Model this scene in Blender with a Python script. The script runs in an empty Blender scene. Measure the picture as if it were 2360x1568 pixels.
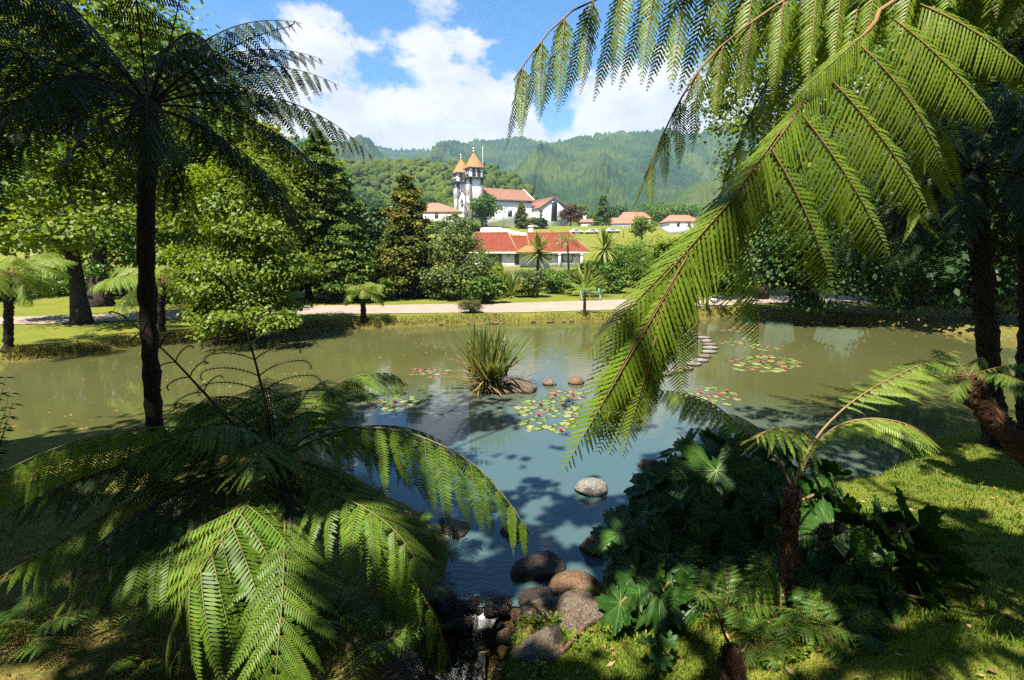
import bpy, bmesh, math, random
import numpy as np
from mathutils import Vector, Matrix

# ------------------------------------------------------------------ camera, sky, sun, exposure
R = math.radians
sc = bpy.context.scene
COL = sc.collection
FPX, CU, CV = 1114.0, 1180.0, 784.0          # focal length and centre in photo pixels (2360 wide)
PITCH = R(10.4)
CAMZ = 4.0
cam_d = bpy.data.cameras.new('camera'); cam = bpy.data.objects.new('camera', cam_d); COL.objects.link(cam)
cam.location = (0, 0, CAMZ); cam.rotation_euler = (R(90) - PITCH, 0, 0)
cam_d.sensor_width = 36; cam_d.lens = FPX / 2360 * 36; cam_d.clip_start = 0.05; cam_d.clip_end = 20000
sc.camera = cam
sc.cycles.use_denoising = False
sc.cycles.max_bounces = 6; sc.cycles.diffuse_bounces = 2; sc.cycles.glossy_bounces = 3
sc.cycles.transmission_bounces = 3; sc.cycles.transparent_max_bounces = 4; sc.cycles.volume_bounces = 0
sc.cycles.caustics_reflective = False; sc.cycles.caustics_refractive = False
sc.cycles.sample_clamp_indirect = 4.0
sc.view_settings.view_transform = 'Standard'; sc.view_settings.look = 'None'
sc.view_settings.gamma = 1.0; sc.view_settings.use_curve_mapping = False
sc.view_settings.exposure = 1.65
SUN_EL, SUN_AZ = 61.0, 209.0     # azimuth clockwise from +Y (north = +Y); 209 = behind and to the left
SKY = 0.05
SDIR = np.array([math.sin(R(SUN_AZ)) * math.cos(R(SUN_EL)), math.cos(R(SUN_AZ)) * math.cos(R(SUN_EL)), math.sin(R(SUN_EL))])
sun_d = bpy.data.lights.new('sun', 'SUN'); sun = bpy.data.objects.new('sun', sun_d); COL.objects.link(sun)
sun_d.energy = 5.0; sun_d.angle = R(0.53); sun_d.color = (1.0, 0.95, 0.86)
sun.location = (0, 0, 60)
sun.rotation_euler = Vector(-SDIR).to_track_quat('-Z', 'Y').to_euler()

def ray(u, v):
    x = (u - CU) / FPX; yc = -(v - CV) / FPX
    return np.array([x, math.cos(PITCH) + yc * math.sin(PITCH), -math.sin(PITCH) + yc * math.cos(PITCH)])
def at(u, v, Y):                       # the point on a pixel's ray at depth Y
    d = ray(u, v); return np.array([0, 0, CAMZ]) + d * (Y / d[1])
def on_z(u, v, z=0.0):                 # the point where a pixel's ray meets the level z
    d = ray(u, v); return np.array([0, 0, CAMZ]) + d * ((z - CAMZ) / d[2])

world = bpy.data.worlds.new('World'); sc.world = world; world.use_nodes = True
def build_world():
    nt = world.node_tree; nt.nodes.clear(); N = nt.nodes.new; L = nt.links.new
    out = N('ShaderNodeOutputWorld'); bg = N('ShaderNodeBackground'); L(bg.outputs[0], out.inputs[0])
    sky = N('ShaderNodeTexSky'); sky.sky_type = 'NISHITA'; sky.sun_disc = False
    sky.sun_elevation = R(SUN_EL); sky.sun_rotation = R(SUN_AZ); sky.air_density = 1.0; sky.dust_density = 0.2; sky.ozone_density = 3.0
    tc = N('ShaderNodeTexCoord')
    mp = N('ShaderNodeMapping'); mp.inputs['Scale'].default_value = (1, 1, 1.7); L(tc.outputs['Generated'], mp.inputs[0])
    n1 = N('ShaderNodeTexNoise'); n1.inputs['Scale'].default_value = 7.5; n1.inputs['Detail'].default_value = 10; n1.inputs['Roughness'].default_value = 0.6
    n1.inputs['Distortion'].default_value = 0.15
    L(mp.outputs[0], n1.inputs['Vector'])
    sep = N('ShaderNodeSeparateXYZ'); L(tc.outputs['Generated'], sep.inputs[0])
    def math_(op, a, b=None, clamp=False):
        m = N('ShaderNodeMath'); m.operation = op; m.use_clamp = clamp
        for i, q in enumerate((a, b)):
            if q is None: continue
            if isinstance(q, (int, float)): m.inputs[i].default_value = q
            else: L(q, m.inputs[i])
        return m.outputs[0]
    el = N('ShaderNodeMapRange'); el.interpolation_type = 'SMOOTHSTEP'
    el.inputs['From Min'].default_value = 0.37; el.inputs['From Max'].default_value = 0.23
    el.inputs['To Min'].default_value = -0.10; el.inputs['To Max'].default_value = 0.36
    L(sep.outputs['Z'], el.inputs['Value'])
    acc = math_('ADD', math_('ADD', math_('MULTIPLY', n1.outputs['Fac'], 1.9), -.40), el.outputs[0])
    # cumulus heads and clear gaps, by direction (pixel, pixel, angular radius, strength)
    blobs = [(690, 165, .11, .22), (735, 70, .07, .16), (830, 90, .05, .08), (940, 10, .09, .14), (1000, 40, .06, .10), (985, 135, .06, .22), (1095, 112, .035, .24),
             (1010, 235, .13, .20), (1180, 240, .12, .12), (1120, 200, .08, .10), (1500, 170, .13, .24), (1400, 200, .09, .1), (870, 250, .07, .10),
             (1290, 258, .05, -.30), (880, 190, .07, -.16), (640, 60, .07, -.14), (1230, 70, .12, -.18), (860, 20, .05, -.1), (1400, 60, .08, -.2), (1060, 310, .05, -.07)]
    for u, v, rad, amp in blobs:
        d = ray(u, v); d = d / np.linalg.norm(d)
        vm = N('ShaderNodeVectorMath'); vm.operation = 'DISTANCE'; L(tc.outputs['Generated'], vm.inputs[0]); vm.inputs[1].default_value = tuple(d)
        mr = N('ShaderNodeMapRange'); mr.interpolation_type = 'SMOOTHSTEP'
        mr.inputs['From Min'].default_value = rad * 1.25; mr.inputs['From Max'].default_value = rad * 0.1
        mr.inputs['To Min'].default_value = 0; mr.inputs['To Max'].default_value = amp
        L(vm.outputs['Value'], mr.inputs['Value'])
        acc = math_('ADD', acc, mr.outputs[0])
    cov = N('ShaderNodeMapRange'); cov.interpolation_type = 'SMOOTHSTEP'
    cov.inputs['From Min'].default_value = 0.58; cov.inputs['From Max'].default_value = 0.86
    L(acc, cov.inputs['Value'])
    # cloud body: white with slightly grey-blue undersides
    n2 = N('ShaderNodeTexNoise'); n2.inputs['Scale'].default_value = 9; n2.inputs['Detail'].default_value = 6; L(mp.outputs[0], n2.inputs['Vector'])
    cr = N('ShaderNodeValToRGB'); cr.color_ramp.elements[0].position = 0.32; cr.color_ramp.elements[0].color = (4.9, 5.2, 5.9, 1)
    cr.color_ramp.elements[1].position = 0.6; cr.color_ramp.elements[1].color = (6.7, 6.6, 6.5, 1)
    L(n2.outputs['Fac'], cr.inputs[0])
    mix = N('ShaderNodeMix'); mix.data_type = 'RGBA'
    L(math_('MULTIPLY', cov.outputs[0], 0.97), mix.inputs[0])
    hs = N('ShaderNodeHueSaturation'); hs.inputs['Saturation'].default_value = 1.26; hs.inputs['Value'].default_value = 1.5
    L(sky.outputs[0], hs.inputs['Color'])
    L(hs.outputs[0], mix.inputs[6]); L(cr.outputs[0], mix.inputs[7])
    L(mix.outputs[2], bg.inputs['Color']); bg.inputs['Strength'].default_value = SKY
build_world()

# ------------------------------------------------------------------ helpers
rng = np.random.default_rng(7)
def nrm(a): 
    a = np.asarray(a, float); return a / np.maximum(np.linalg.norm(a, axis=-1, keepdims=True), 1e-9)

class MB:                              # gathers faces, builds ONE mesh
    def __init__(s): s.V = []; s.F = []; s.M = []; s.T = []; s.n = 0
    def add(s, V, F, mi=0, tint=0.5):
        V = np.asarray(V, float).reshape(-1, 3); F = np.asarray(F, int)
        s.V.append(V); s.F.append(F + s.n); s.M.append(np.full(len(F), mi, int) if np.isscalar(mi) else np.asarray(mi, int))
        s.T.append(np.full(len(V), tint, float) if np.isscalar(tint) else np.asarray(tint, float))
        s.n += len(V); return s
    def mesh(s, name, mats, smooth=False, origin=(0, 0, 0)):
        me = bpy.data.meshes.new(name)
        V = np.concatenate(s.V) - np.asarray(origin, float)
        me.vertices.add(len(V)); me.vertices.foreach_set('co', V.astype(np.float32).ravel())
        tot = np.concatenate([np.full(len(f), f.shape[1], np.int32) for f in s.F])
        loops = np.concatenate([f.ravel() for f in s.F]).astype(np.int32)
        me.loops.add(len(loops)); me.loops.foreach_set('vertex_index', loops)
        me.polygons.add(len(tot)); st = np.concatenate([[0], np.cumsum(tot)[:-1]]).astype(np.int32)
        me.polygons.foreach_set('loop_start', st); me.polygons.foreach_set('loop_total', tot)
        me.polygons.foreach_set('material_index', np.concatenate(s.M).astype(np.int32))
        if smooth: me.polygons.foreach_set('use_smooth', np.ones(len(tot), bool))
        at_ = me.attributes.new('tint', 'FLOAT', 'POINT'); at_.data.foreach_set('value', np.concatenate(s.T).astype(np.float32))
        for m in (mats if isinstance(mats, (list, tuple)) else [mats]): me.materials.append(m)
        me.update(calc_edges=True); me.validate()
        return me

def link(name, data, parent=None, loc=None):
    o = bpy.data.objects.new(name, data); COL.objects.link(o)
    if parent is not None: o.parent = parent
    if loc is not None: o.location = loc
    return o
def tag(o, label=None, cat=None, group=None, kind=None):
    if label: o['label'] = label
    if cat: o['category'] = cat
    if group: o['group'] = group
    if kind: o['kind'] = kind
    return o
def thing(name, label, cat, loc=(0, 0, 0), group=None):
    o = link(name, None, None, tuple(float(q) for q in loc)); o.empty_display_size = 0.2
    return tag(o, label, cat, group)
def part(name, mb, mats, parent, smooth=False, origin=None):
    """a mesh given in world coordinates, hung under a root (root has only a location)"""
    o0 = np.zeros(3); p = parent
    while p is not None: o0 = o0 + np.array(p.location); p = p.parent
    me = mb.mesh(name, mats, smooth, o0)
    return link(name, me, parent)
def solo(name, mb, mats, label, cat, loc=(0, 0, 0), group=None, smooth=False):
    o = link(name, mb.mesh(name, mats, smooth, loc), None, tuple(float(q) for q in loc)); return tag(o, label, cat, group)
def struct(name, mb, mats, smooth=False):
    return tag(link(name, mb.mesh(name, mats, smooth)), kind='structure')
def copy_tree(o, parent=None):
    c = o.copy(); COL.objects.link(c); c.parent = parent
    for ch in list(o.children): copy_tree(ch, c)
    return c

def box(mb, lo, hi, mi=0, M=None):
    lo = np.array(lo, float); hi = np.array(hi, float)
    V = np.array([[x, y, z] for x in (lo[0], hi[0]) for y in (lo[1], hi[1]) for z in (lo[2], hi[2])])
    if M is not None: V = M(V)
    F = [[0, 1, 3, 2], [4, 6, 7, 5], [0, 4, 5, 1], [2, 3, 7, 6], [0, 2, 6, 4], [1, 5, 7, 3]]
    return mb.add(V, F, mi)
def prism(mb, poly, y0, y1, mi=0, M=None):      # polygon in local xz, extruded along local y
    p = np.array(poly, float); n = len(p)
    V = np.concatenate([np.c_[p[:, 0], np.full(n, y0), p[:, 1]], np.c_[p[:, 0], np.full(n, y1), p[:, 1]]])
    if M is not None: V = M(V)
    c0 = V[:n].mean(0); c1 = V[n:].mean(0); V = np.vstack([V, c0, c1])
    i = np.arange(n); j = (i + 1) % n
    mb.add(V, np.c_[i, j, j + n, i + n], mi)
    k = mb.n - len(V)
    mb.F.append(np.c_[j, i, np.full(n, 2 * n)] + k); mb.M.append(np.full(n, mi)); mb.F.append(np.c_[i + n, j + n, np.full(n, 2 * n + 1)] + k); mb.M.append(np.full(n, mi))
    return mb
def spline(pts, n):
    P = np.array(pts, float)
    if len(P) == 2: return P[0] + np.linspace(0, 1, n)[:, None] * (P[1] - P[0])
    Q = np.vstack([2 * P[0] - P[1], P, 2 * P[-1] - P[-2]])
    d = np.r_[0, np.cumsum(np.linalg.norm(np.diff(P, axis=0), axis=1))]; d /= d[-1]
    out = []
    for t in np.linspace(0, 1, n):
        i = min(max(np.searchsorted(d, t, 'right') - 1, 0), len(P) - 2); s = (t - d[i]) / max(d[i + 1] - d[i], 1e-9)
        a, b, c, e = Q[i:i + 4]
        out.append(.5 * (2 * b + (c - a) * s + (2 * a - 5 * b + 4 * c - e) * s * s + (3 * b - a - 3 * c + e) * s ** 3))
    return np.array(out)
def frames(P):
    T = np.gradient(P, axis=0); T = nrm(T)
    ref = np.array([0, 0, 1.]) if abs(T[0, 2]) < .9 else np.array([1., 0, 0])
    S = np.zeros_like(T); s = nrm(np.cross(T[0], ref))
    for i in range(len(T)):
        s = s - T[i] * np.dot(s, T[i]); s = nrm(s); S[i] = s
    return T, S, np.cross(S, T)
def tube(mb, P, r, n=6, mi=0, tint=.5, lump=0.0, close=True):
    P = np.asarray(P, float); k = len(P); r = np.broadcast_to(np.asarray(r, float), (k,))
    T, S, B = frames(P); a = np.linspace(0, 2 * np.pi, n, endpoint=False)
    rr = r[:, None] * (1 + lump * rng.standard_normal((k, n)))
    V = P[:, None] + (S[:, None] * np.cos(a)[None, :, None] + B[:, None] * np.sin(a)[None, :, None]) * rr[..., None]
    i, j = np.meshgrid(np.arange(k - 1), np.arange(n), indexing='ij'); j2 = (j + 1) % n
    F = np.stack([i * n + j, i * n + j2, (i + 1) * n + j2, (i + 1) * n + j], -1).reshape(-1, 4)
    V = V.reshape(-1, 3)
    mb.add(np.vstack([V, P[0], P[-1]]), F, mi, tint)
    if close:
        b = mb.n - len(V) - 2; q = np.arange(n); q2 = (q + 1) % n
        mb.F.append(np.r_[np.c_[q2, q, np.full(n, k * n)], np.c_[(k - 1) * n + q, (k - 1) * n + q2, np.full(n, k * n + 1)]] + b); mb.M.append(np.full(2 * n, mi))
    return mb
def wob(p, scale, seed, oct=3):          # cheap smooth 3-D noise, about -1..1
    g = np.random.default_rng(seed); p = np.asarray(p, float); o = np.zeros(p.shape[:-1]); a = 1.0; tot = 0
    for k in range(oct):
        for q in range(4):
            d = nrm(g.standard_normal(3)) * scale * (2 ** k) * g.uniform(.7, 1.3)
            o += a * np.sin(p @ d + g.uniform(0, 6.28)) * .5
        tot += a; a *= .5
    return o / tot
def ico(sub):
    bm = bmesh.new(); bmesh.ops.create_icosphere(bm, subdivisions=sub, radius=1)
    V = np.array([v.co for v in bm.verts]); F = np.array([[v.index for v in f.verts] for f in bm.faces]); bm.free(); return V, F
ICO = {k: ico(k) for k in (1, 2, 3, 4)}

# ------------------------------------------------------------------ materials
def mat(name, fn, disp=None):
    m = bpy.data.materials.new(name); m.use_nodes = True; nt = m.node_tree; nt.nodes.clear()
    out = nt.nodes.new('ShaderNodeOutputMaterial'); sh = fn(nt, nt.nodes.new, nt.links.new); nt.links.new(sh, out.inputs[0]); return m
def pbsdf(N, L, color, rough=.6, spec=.3, normal=None, metal=0):
    b = N('ShaderNodeBsdfPrincipled')
    if isinstance(color, tuple): b.inputs['Base Color'].default_value = (*color, 1)
    else: L(color, b.inputs['Base Color'])
    if isinstance(rough, (int, float)): b.inputs['Roughness'].default_value = rough
    else: L(rough, b.inputs['Roughness'])
    b.inputs['Specular IOR Level'].default_value = spec; b.inputs['Metallic'].default_value = metal
    if normal is not None: L(normal, b.inputs['Normal'])
    return b
def noise(N, L, scale, detail=5, rough=.6, coord='Object', vec=None, dist=0):
    n = N('ShaderNodeTexNoise'); n.inputs['Scale'].default_value = scale; n.inputs['Detail'].default_value = detail; n.inputs['Roughness'].default_value = rough
    n.inputs['Distortion'].default_value = dist
    if vec is None:
        g = N('ShaderNodeNewGeometry'); L(g.outputs['Position'], n.inputs['Vector'])
    else: L(vec, n.inputs['Vector'])
    return n.outputs['Fac']
def ramp(N, L, fac, stops):
    r = N('ShaderNodeValToRGB'); e = r.color_ramp.elements
    while len(e) < len(stops): e.new(.5)
    for q, (p, c) in zip(e, stops): q.position = p; q.color = (*c, 1)
    L(fac, r.inputs[0]); return r.outputs[0]
def mixc(N, L, fac, a, b, mode='MIX'):
    m = N('ShaderNodeMix'); m.data_type = 'RGBA'; m.blend_type = mode
    if isinstance(fac, (int, float)): m.inputs[0].default_value = fac
    else: L(fac, m.inputs[0])
    for i, q in ((6, a), (7, b)):
        if isinstance(q, tuple): m.inputs[i].default_value = (*q, 1)
        else: L(q, m.inputs[i])
    return m.outputs[2]
def bump(N, L, h, strength=.4, dist=.02):
    b = N('ShaderNodeBump'); b.inputs['Strength'].default_value = strength; b.inputs['Distance'].default_value = dist; L(h, b.inputs['Height']); return b.outputs[0]
def attr(N, name='tint'):
    a = N('ShaderNodeAttribute'); a.attribute_name = name; return a.outputs['Fac']
def leaf_mat(name, c0, c1, c2=None, trans=.35, rough=.45, spec=.35, nscale=3.0, brown=None):
    """leaf tissue: colour varies from leaf to leaf (attribute) and over the plant (noise); thin, so light passes through"""
    def fn(nt, N, L):
        st = [(0, c0), (.55, c1), (1, c2 or c1)]
        if brown: st = [(0, c0), (.36, c1), (.75, c2 or c1), (.9, c2 or c1), (1, brown)]
        n = noise(N, L, nscale, 3)
        m = N('ShaderNodeMath'); m.operation = 'MULTIPLY_ADD'; L(n, m.inputs[0]); m.inputs[1].default_value = .5
        a = N('ShaderNodeMath'); a.operation = 'SUBTRACT'; L(attr(N), a.inputs[0]); a.inputs[1].default_value = .42 if brown else .25; L(a.outputs[0], m.inputs[2])
        c = ramp(N, L, m.outputs[0], st)
        b = pbsdf(N, L, c, rough, spec)
        t = N('ShaderNodeBsdfTranslucent'); hs = N('ShaderNodeHueSaturation'); hs.inputs['Hue'].default_value = .485; hs.inputs['Value'].default_value = 1.5; hs.inputs['Saturation'].default_value = 1.1
        L(c, hs.inputs['Color']); L(hs.outputs[0], t.inputs[0])
        mx = N('ShaderNodeMixShader'); mx.inputs[0].default_value = trans; L(b.outputs[0], mx.inputs[1]); L(t.outputs[0], mx.inputs[2]); return mx.outputs[0]
    return mat(name, fn)
def rough_mat(name, c0, c1, scale=4, rough=.85, bstr=.5, bdist=.03, spec=.2, detail=6, c2=None):
    def fn(nt, N, L):
        n = noise(N, L, scale, detail, .62); n2 = noise(N, L, scale * 5, 4, .6)
        st = [(.28, c0), (.6, c1)] + ([(.78, c2)] if c2 else [])
        c = ramp(N, L, n, st)
        c = mixc(N, L, .35, c, ramp(N, L, n2, [(.3, tuple(q * .55 for q in c0)), (.7, tuple(min(q * 1.25, .9) for q in c1))]))
        return pbsdf(N, L, c, rough, spec, bump(N, L, n2, bstr, bdist)).outputs[0]
    return mat(name, fn)
def plain(name, c, rough=.5, spec=.4, metal=0, var=.12, scale=2.0):
    def fn(nt, N, L):
        n = noise(N, L, scale, 6); cc = ramp(N, L, n, [(.3, tuple(q * (1 - var) for q in c)), (.7, tuple(min(1, q * (1 + var * .5)) for q in c))])
        return pbsdf(N, L, cc, rough, spec, None, metal).outputs[0]
    return mat(name, fn)
# ------------------------------------------------------------------ terrain
FAR_SHORE = [(-260, 872), (0, 835), (60, 832), (120, 825), (190, 818), (250, 806), (330, 796), (390, 794), (450, 786), (560, 775), (660, 766), (760, 760), (840, 757), (920, 754), (1000, 750), (1090, 748),
             (1180, 745), (1340, 742), (1480, 740), (1560, 737), (1640, 733), (1690, 727), (1712, 722), (1760, 727), (1850, 735), (1950, 742), (2100, 757), (2200, 770), (2300, 782), (2420, 800), (2620, 842)]
NEAR_SHORE = [(2640, 952), (2360, 985), (2250, 1000), (2150, 1015), (2080, 1050), (2010, 1095), (1950, 1115), (1850, 1120), (1700, 1150), (1550, 1190), (1440, 1240), (1395, 1300), (1375, 1345),
              (1290, 1375), (1190, 1392), (1060, 1395), (1045, 1330), (1040, 1260), (1020, 1215), (960, 1180), (880, 1130), (780, 1080), (650, 1045), (500, 1015), (350, 1010), (200, 1020), (0, 1040), (-320, 1085)]
POND = np.array([on_z(u, v, 0)[:2] for u, v in FAR_SHORE + NEAR_SHORE])
WEIR = [i + len(FAR_SHORE) for i, p in enumerate(NEAR_SHORE) if p in ((1190, 1392), (1060, 1395))]
def poly_sd(p, poly):                     # signed distance to a polygon, negative inside
    p = np.asarray(p, float).reshape(-1, 2); d = np.full(len(p), 1e9); ins = np.zeros(len(p), bool); n = len(poly)
    for i in range(n):
        a = poly[i]; b = poly[(i + 1) % n]; e = b - a; w = p - a
        t = np.clip((w @ e) / (e @ e), 0, 1); d = np.minimum(d, np.linalg.norm(w - t[:, None] * e, axis=1))
        c = (a[1] > p[:, 1]) != (b[1] > p[:, 1])
        with np.errstate(divide='ignore', invalid='ignore'):
            x = a[0] + (p[:, 1] - a[1]) / (b[1] - a[1]) * e[0]
        ins ^= c & (p[:, 0] < x)
    return np.where(ins, -d, d)
CTRL = np.array([(0.35, 4.3, .1), (1.0, 3.9, .28), (0.6, 3.0, .55), (2.2, 3.7, .8), (3.0, 2.4, 1.45), (4.0, 4.2, 1.0), (5.5, 3.4, 1.3), (6.2, 5.2, .85), (7.2, 7.6, .42), (9, 6, .8), (9.5, 9, .45), (13, 8, .8), (14, 3, 1.6), (2.6, 5.6, .3), (4.5, 7, .3),
                 (-1.6, 3.9, .45), (-2.4, 2.6, 1.1), (-3.0, 4.4, .75), (-4, 4, 1.0), (-5, 6, .75), (-3.5, 6.4, .35), (-8, 8, .4), (-10, 5, 1.0), (-14, 6, .9), (-2, 0, 1.9), (2, 0, 1.9), (0, -3, 2.2), (-8, -4, 2.2), (8, -4, 2.2), (-16, -10, 2.4), (16, -10, 2.4), (0, -14, 2.4)])
STREAM = np.array([(-.33, 5.15), (-.42, 4.85), (-.52, 4.6), (-.6, 4.2), (-.7, 3.2), (-.8, 1.5), (-.85, -4.0)])
BEDY = np.array([-4, 2.5, 4.2, 4.6, 4.85, 5.0, 5.3]); BEDZ = np.array([-1.4, -1.0, -.78, -.55, -.2, -.06, -.2])
FARY = np.array([0, 30, 45, 60, 80, 100, 130, 151, 167, 250, 400, 900]); FARZ = np.array([.42, .45, .65, .9, 1.1, 2.2, 6.2, 9.0, 12.4, 13.2, 15, 22])
def hgt(x, y):
    x = np.asarray(x, float).ravel(); y = np.asarray(y, float).ravel()
    d = poly_sd(np.c_[x, y], POND)
    w = 1 / (((x[:, None] - CTRL[:, 0]) ** 2 + (y[:, None] - CTRL[:, 1]) ** 2) + .12) ** 1.6
    near = (w @ CTRL[:, 2]) / w.sum(1)
    yy = np.where(y < 0, y * 0, y)
    far = np.interp(np.hypot(x * .35, yy), FARY, FARZ) + np.clip(np.abs(x) - 60, 0, 200) * .01
    m = np.clip((y - 11.5) / 4, 0, 1); m = np.where(np.hypot(x, y) > 30, 1, m)
    P3 = np.c_[x, y, np.zeros_like(x)]
    h = near * (1 - m) + far * m
    h = h + .03 * wob(P3, 1.3, 5) * (1 - m) + .05 * wob(P3, .35, 6)
    db = d + .10 * wob(P3, 1.1, 8) + .07 * wob(P3, 3.1, 9)
    prof = np.where(m > .5, -.02 + 1.25 * np.maximum(db, 0), -.02 + .8 * np.maximum(db, 0))
    h = np.minimum(h, np.where(db > 0, prof, 1e3))
    h = np.where(db <= 0, -.06 + np.maximum(db * .6, -.8), h)
    # stream channel
    ds = np.full(len(x), 1e9)
    for a, b in zip(STREAM[:-1], STREAM[1:]):
        e = b - a; wv = np.c_[x, y] - a; t = np.clip((wv @ e) / (e @ e), 0, 1); ds = np.minimum(ds, np.linalg.norm(wv - t[:, None] * e, axis=1))
    bed = np.interp(y, BEDY, BEDZ); k = np.clip((ds - .30) / .35, 0, 1); k = k * k * (3 - 2 * k)
    chan = bed * (1 - k) + h * k
    return np.where((y < 5.35) & (ds < .65), np.minimum(h, chan), h)
def gz(x, y): return float(hgt([x], [y])[0])
def on_ground(u, v):                      # where a pixel's ray meets the ground
    d = ray(u, v); t = np.geomspace(1.5, 400, 1500); P = np.array([0, 0, CAMZ]) + d * t[:, None]
    k = np.argmax(P[:, 2] < hgt(P[:, 0], P[:, 1])); return P[k]

def build_ground():
    rs = [0.0, .5, 1.0, 1.5]
    while rs[-1] < 900:
        r = rs[-1]; rs.append(r + max(.095, r * (.0125 if r < 60 else .03)))
    rs = np.array(rs)
    th = np.r_[np.arange(-66, 66.01, .48), np.arange(70, 291, 4.0)]
    a = np.radians(th); X = rs[:, None] * np.sin(a); Y = rs[:, None] * np.cos(a)
    Z = hgt(X, Y).reshape(X.shape)
    sd = poly_sd(np.c_[X.ravel(), Y.ravel()], POND).reshape(X.shape)
    P3 = np.c_[X.ravel(), Y.ravel(), X.ravel() * 0]
    soil = np.exp(-np.clip(sd, 0, 9) / .28)
    lf = np.clip((6.0 - np.abs(X + 5.5)) / 2.5, 0, 1) * (Y < 9.5)          # worn floor under the ferns
    soil = np.maximum(soil, lf * (.75 + .4 * wob(P3, .9, 12).reshape(X.shape)))
    soil = np.maximum(soil, (np.hypot(X + .5, Y - 4.2) < .9) * .9)
    soil = np.maximum(soil, ((X > 18) & (Y > 18) & (Y < 26)) * .6)
    n, m = X.shape; i, j = np.meshgrid(np.arange(n - 1), np.arange(m), indexing='ij'); j2 = (j + 1) % m
    F = np.stack([i * m + j, (i + 1) * m + j, (i + 1) * m + j2, i * m + j2], -1).reshape(-1, 4)
    mb = MB().add(np.c_[X.ravel(), Y.ravel(), Z.ravel()], F, 0, np.clip(soil, 0, 1).ravel())
    def fn(nt, N, L):
        n1 = noise(N, L, .55, 6, .6); n2 = noise(N, L, 7, 5, .65); n3 = noise(N, L, 40, 3, .6)
        g = ramp(N, L, n1, [(.3, (.055, .105, .006)), (.48, (.105, .150, .009)), (.62, (.185, .168, .018)), (.75, (.13, .155, .011))])
        g = mixc(N, L, .5, g, ramp(N, L, n2, [(.3, (.05, .085, .012)), (.7, (.20, .185, .035))]))
        s = ramp(N, L, n2, [(.25, (.025, .018, .010)), (.5, (.10, .062, .026)), (.72, (.20, .13, .055))])
        f = N('ShaderNodeMath'); f.operation = 'MULTIPLY_ADD'; L(n2, f.inputs[0]); f.inputs[1].default_value = .9; f.inputs[2].default_value = -.45
        f2 = N('ShaderNodeMath'); f2.operation = 'ADD'; f2.use_clamp = True; L(f.outputs[0], f2.inputs[0]); L(attr(N), f2.inputs[1])
        c = mixc(N, L, f2.outputs[0], g, s)
        c = mixc(N, L, .25, c, ramp(N, L, n3, [(.3, (.03, .04, .01)), (.7, (.26, .22, .035))]))
        hb = N('ShaderNodeMath'); hb.operation = 'ADD'; L(n2, hb.inputs[0]); L(n3, hb.inputs[1])
        return pbsdf(N, L, c, .95, .1, bump(N, L, hb.outputs[0], .6, .05)).outputs[0]
    return struct('ground', mb, mat('lawn_and_soil', fn), True)
build_ground()

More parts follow.
